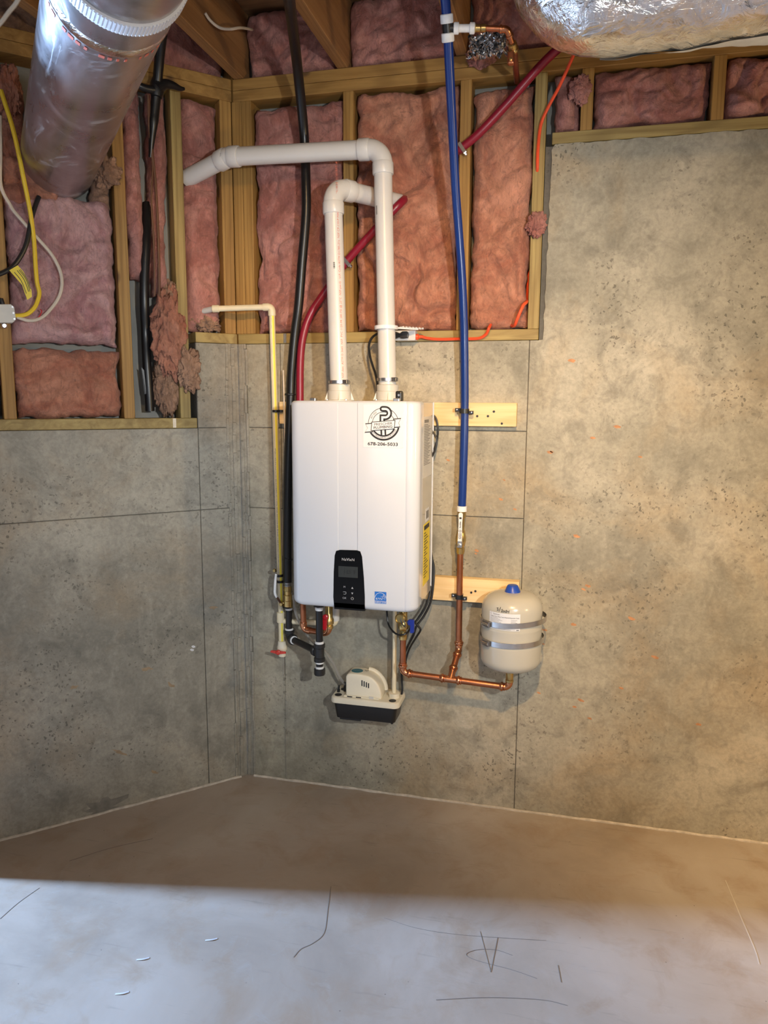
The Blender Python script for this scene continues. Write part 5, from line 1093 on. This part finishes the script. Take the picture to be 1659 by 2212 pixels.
# cables at the ceiling
cord('cable_stub', 'pale cable end hanging from the joist near the corner', 'cable', [(0.0518, -0.3000, 2.7523), (0.0605, -0.2800, 2.7374), (0.0779, -0.2500, 2.7284), (0.0952, -0.2100, 2.7403), (0.1108, -0.1600, 2.7652), (0.1051, -0.0500, 2.8091)], .0045, 'white_cable')
cord('ceiling_cable', 'pale cable running under the joists at the top left corner', 'cable', [(-0.3450, -0.7693, 2.5380), (-0.3191, -0.7717, 2.5541), (-0.2932, -0.7741, 2.5734), (-0.2684, -0.7776, 2.5887), (-0.2293, -0.7949, 2.6078)], .006, 'white_cable')

# ------------------------------------------------------------------ ducts
aD = math.radians(41.7); dax = Vector((math.sin(aD), -math.cos(aD), 0)); dsd = Vector((-math.cos(aD), -math.sin(aD), 0)); DR = .116
D0 = LW(.597, 2.308, 0)
du = thing('round_duct', 'round galvanised duct entering the left wall near the ceiling', 'duct', D0 - Vector((0, 0, DR)))
pr = []; x = -.06
while x < 2.6:
    pr.append((DR + .0006 * noise.noise(Vector((x * 7, 0, 0))), x)); x += .05
MB().lathe(pr, D0, dax, 64).build('pipe', 'galvanised', du, True)
MB().lathe([(DR, 1.17), (DR + .0022, 1.172), (DR + .0022, 1.9), (DR, 1.902)], D0, dax, 64, False).build('sleeve', 'galvanised', du, True)
bm_ = MB()
tp = []; n = 64
for j, xx in enumerate((1.142, 1.150, 1.162, 1.176, 1.184)):
    for k in range(n):
        a = 2 * math.pi * k / n; w = .003 * noise.noise(Vector((k * .7, j, 0))); u_, w_, _ = basis(dax)
        tp.append(D0 + dax * (xx + w) + (u_ * math.cos(a) + w_ * math.sin(a)) * (DR + (.0008 if j in (0, 4) else .0032 + .0016 * noise.noise(Vector((k * 1.9, j * 3, 5))))))
bm_.add(tp, [(j * n + k, j * n + (k + 1) % n, (j + 1) * n + (k + 1) % n, (j + 1) * n + k) for j in range(4) for k in range(n)]).build('foil_tape', 'foil', du, True)
m = MB(); u_, w_, _ = basis(dax)
for k in range(26):
    a = -1.2 + k * .13; wd = random.uniform(.005, .014); ph = a
    dr = (dsd * math.cos(a - 1.9) + Vector((0, 0, 1)) * math.sin(a - 1.9))
    if k % 5 == 4: continue
    tn = dax.cross(dr); m.obox(D0 + dax * 1.128 + dr * (DR + .0010), tn, dax, (wd * .45, .0055, .0004))
m.build('red_print', 'ink_red', du)['kind'] = 'stuff'
st = MB().lathe([(DR + .0022, 1.255), (DR + .0065, 1.256), (DR + .0065, 1.296), (DR + .0022, 1.297)], D0, dax, 72, False)
for k in range(110):
    a = 2 * math.pi * k / 110; dr = u_ * math.cos(a) + w_ * math.sin(a); st.obox(D0 + dax * 1.276 + dr * (DR + .0070), dax, dr, (.018, .0012, .0018))
st.build('ribbed_strap', 'white_ring', du)
# foil wrapped duct at the ceiling right
fd = thing('foil_duct', 'silver foil-wrapped duct under the joists at the upper right', 'duct', (1.8, -.6, 2.39))
path = fillet([(3.6, -.60, 2.522), (1.175, -.60, 2.522), (1.165, -.60, 2.668)], .115, 12)
path = [Vector(p) for p in path]
pp = [path[0] + (path[1] - path[0]) * (i / 90) for i in range(90)] + path[1:]
n = 72; vs_ = []; fs = []; tgs = [(pp[min(i + 1, len(pp) - 1)] - pp[max(i - 1, 0)]).normalized() for i in range(len(pp))]
u = Vector((0, 1, 0))
for i, p in enumerate(pp):
    u = (u - tgs[i] * u.dot(tgs[i])).normalized(); w = tgs[i].cross(u)
    for k in range(n):
        a = 2 * math.pi * k / n; dr = u * math.cos(a) + w * math.sin(a); q_ = p + dr * .14
        r = .133 + .010 * noise.noise(q_ * 6) + .006 * noise.noise(q_ * 17) + .003 * noise.noise(q_ * 45)
        vs_.append(p + dr * r)
fs = [(i * n + k, i * n + (k + 1) % n, (i + 1) * n + (k + 1) % n, (i + 1) * n + k) for i in range(len(pp) - 1) for k in range(n)]
fs.append(tuple((len(pp) - 1) * n + k for k in range(n)))
MB().add(vs_, fs).build('foil_wrap', 'foil', fd, True, angle=0)
# lap along the underside; its warm lamp reflection put into the beige colour
vs_ = []; fs = []; nx, nk = 150, 10
for i in range(nx + 1):
    x = 1.27 + (3.4 - 1.27) * i / nx
    for k in range(nk + 1):
        a = math.radians(-58 - 54 * k / nk * min(1, .2 + i / 50)); q_ = Vector((x, -.60 + .14 * math.cos(a), 2.522 + .14 * math.sin(a)))
        r = .133 + .010 * noise.noise(q_ * 6) + .006 * noise.noise(q_ * 17) + .0035 + .0025 * noise.noise(q_ * 30)
        vs_.append((x, -.60 + r * math.cos(a), 2.522 + r * math.sin(a)))
fs = [(i * (nk + 1) + k, (i + 1) * (nk + 1) + k, (i + 1) * (nk + 1) + k + 1, i * (nk + 1) + k + 1) for i in range(nx) for k in range(nk)]
MB().add(vs_, fs).build('lit_wrap_lap', 'wrap_lit_beige', fd, True, angle=0)
# crumpled foil scrap beside the copper stub
def scrap(c, rx, rz, seed):
    vs_ = []; nn = 26
    for j in range(nn + 1):
        for i in range(nn + 1):
            x, z = (i / nn - .5) * 2, (j / nn - .5) * 2; q_ = Vector((x * 2.2 + seed, z * 2.2, 0)); e = 1 - .25 * noise.noise(q_ * .8)
            vs_.append(Vector(c) + Vector((x * rx * e, .03 * noise.fractal(q_, .6, 2.2, 4) + .015 * abs(noise.noise(q_ * 2.5)), z * rz * e + .01 * noise.noise(q_ * 2))))
    return MB().add(vs_, [(j * (nn + 1) + i, j * (nn + 1) + i + 1, (j + 1) * (nn + 1) + i + 1, (j + 1) * (nn + 1) + i) for j in range(nn) for i in range(nn)])
tag(scrap((0.9409, -0.2000, 2.6108), .060, .034, 3.0).build('foil_scrap', 'foil_thin', None), 'crumpled foil scrap hanging beside the white tee fitting', 'foil')
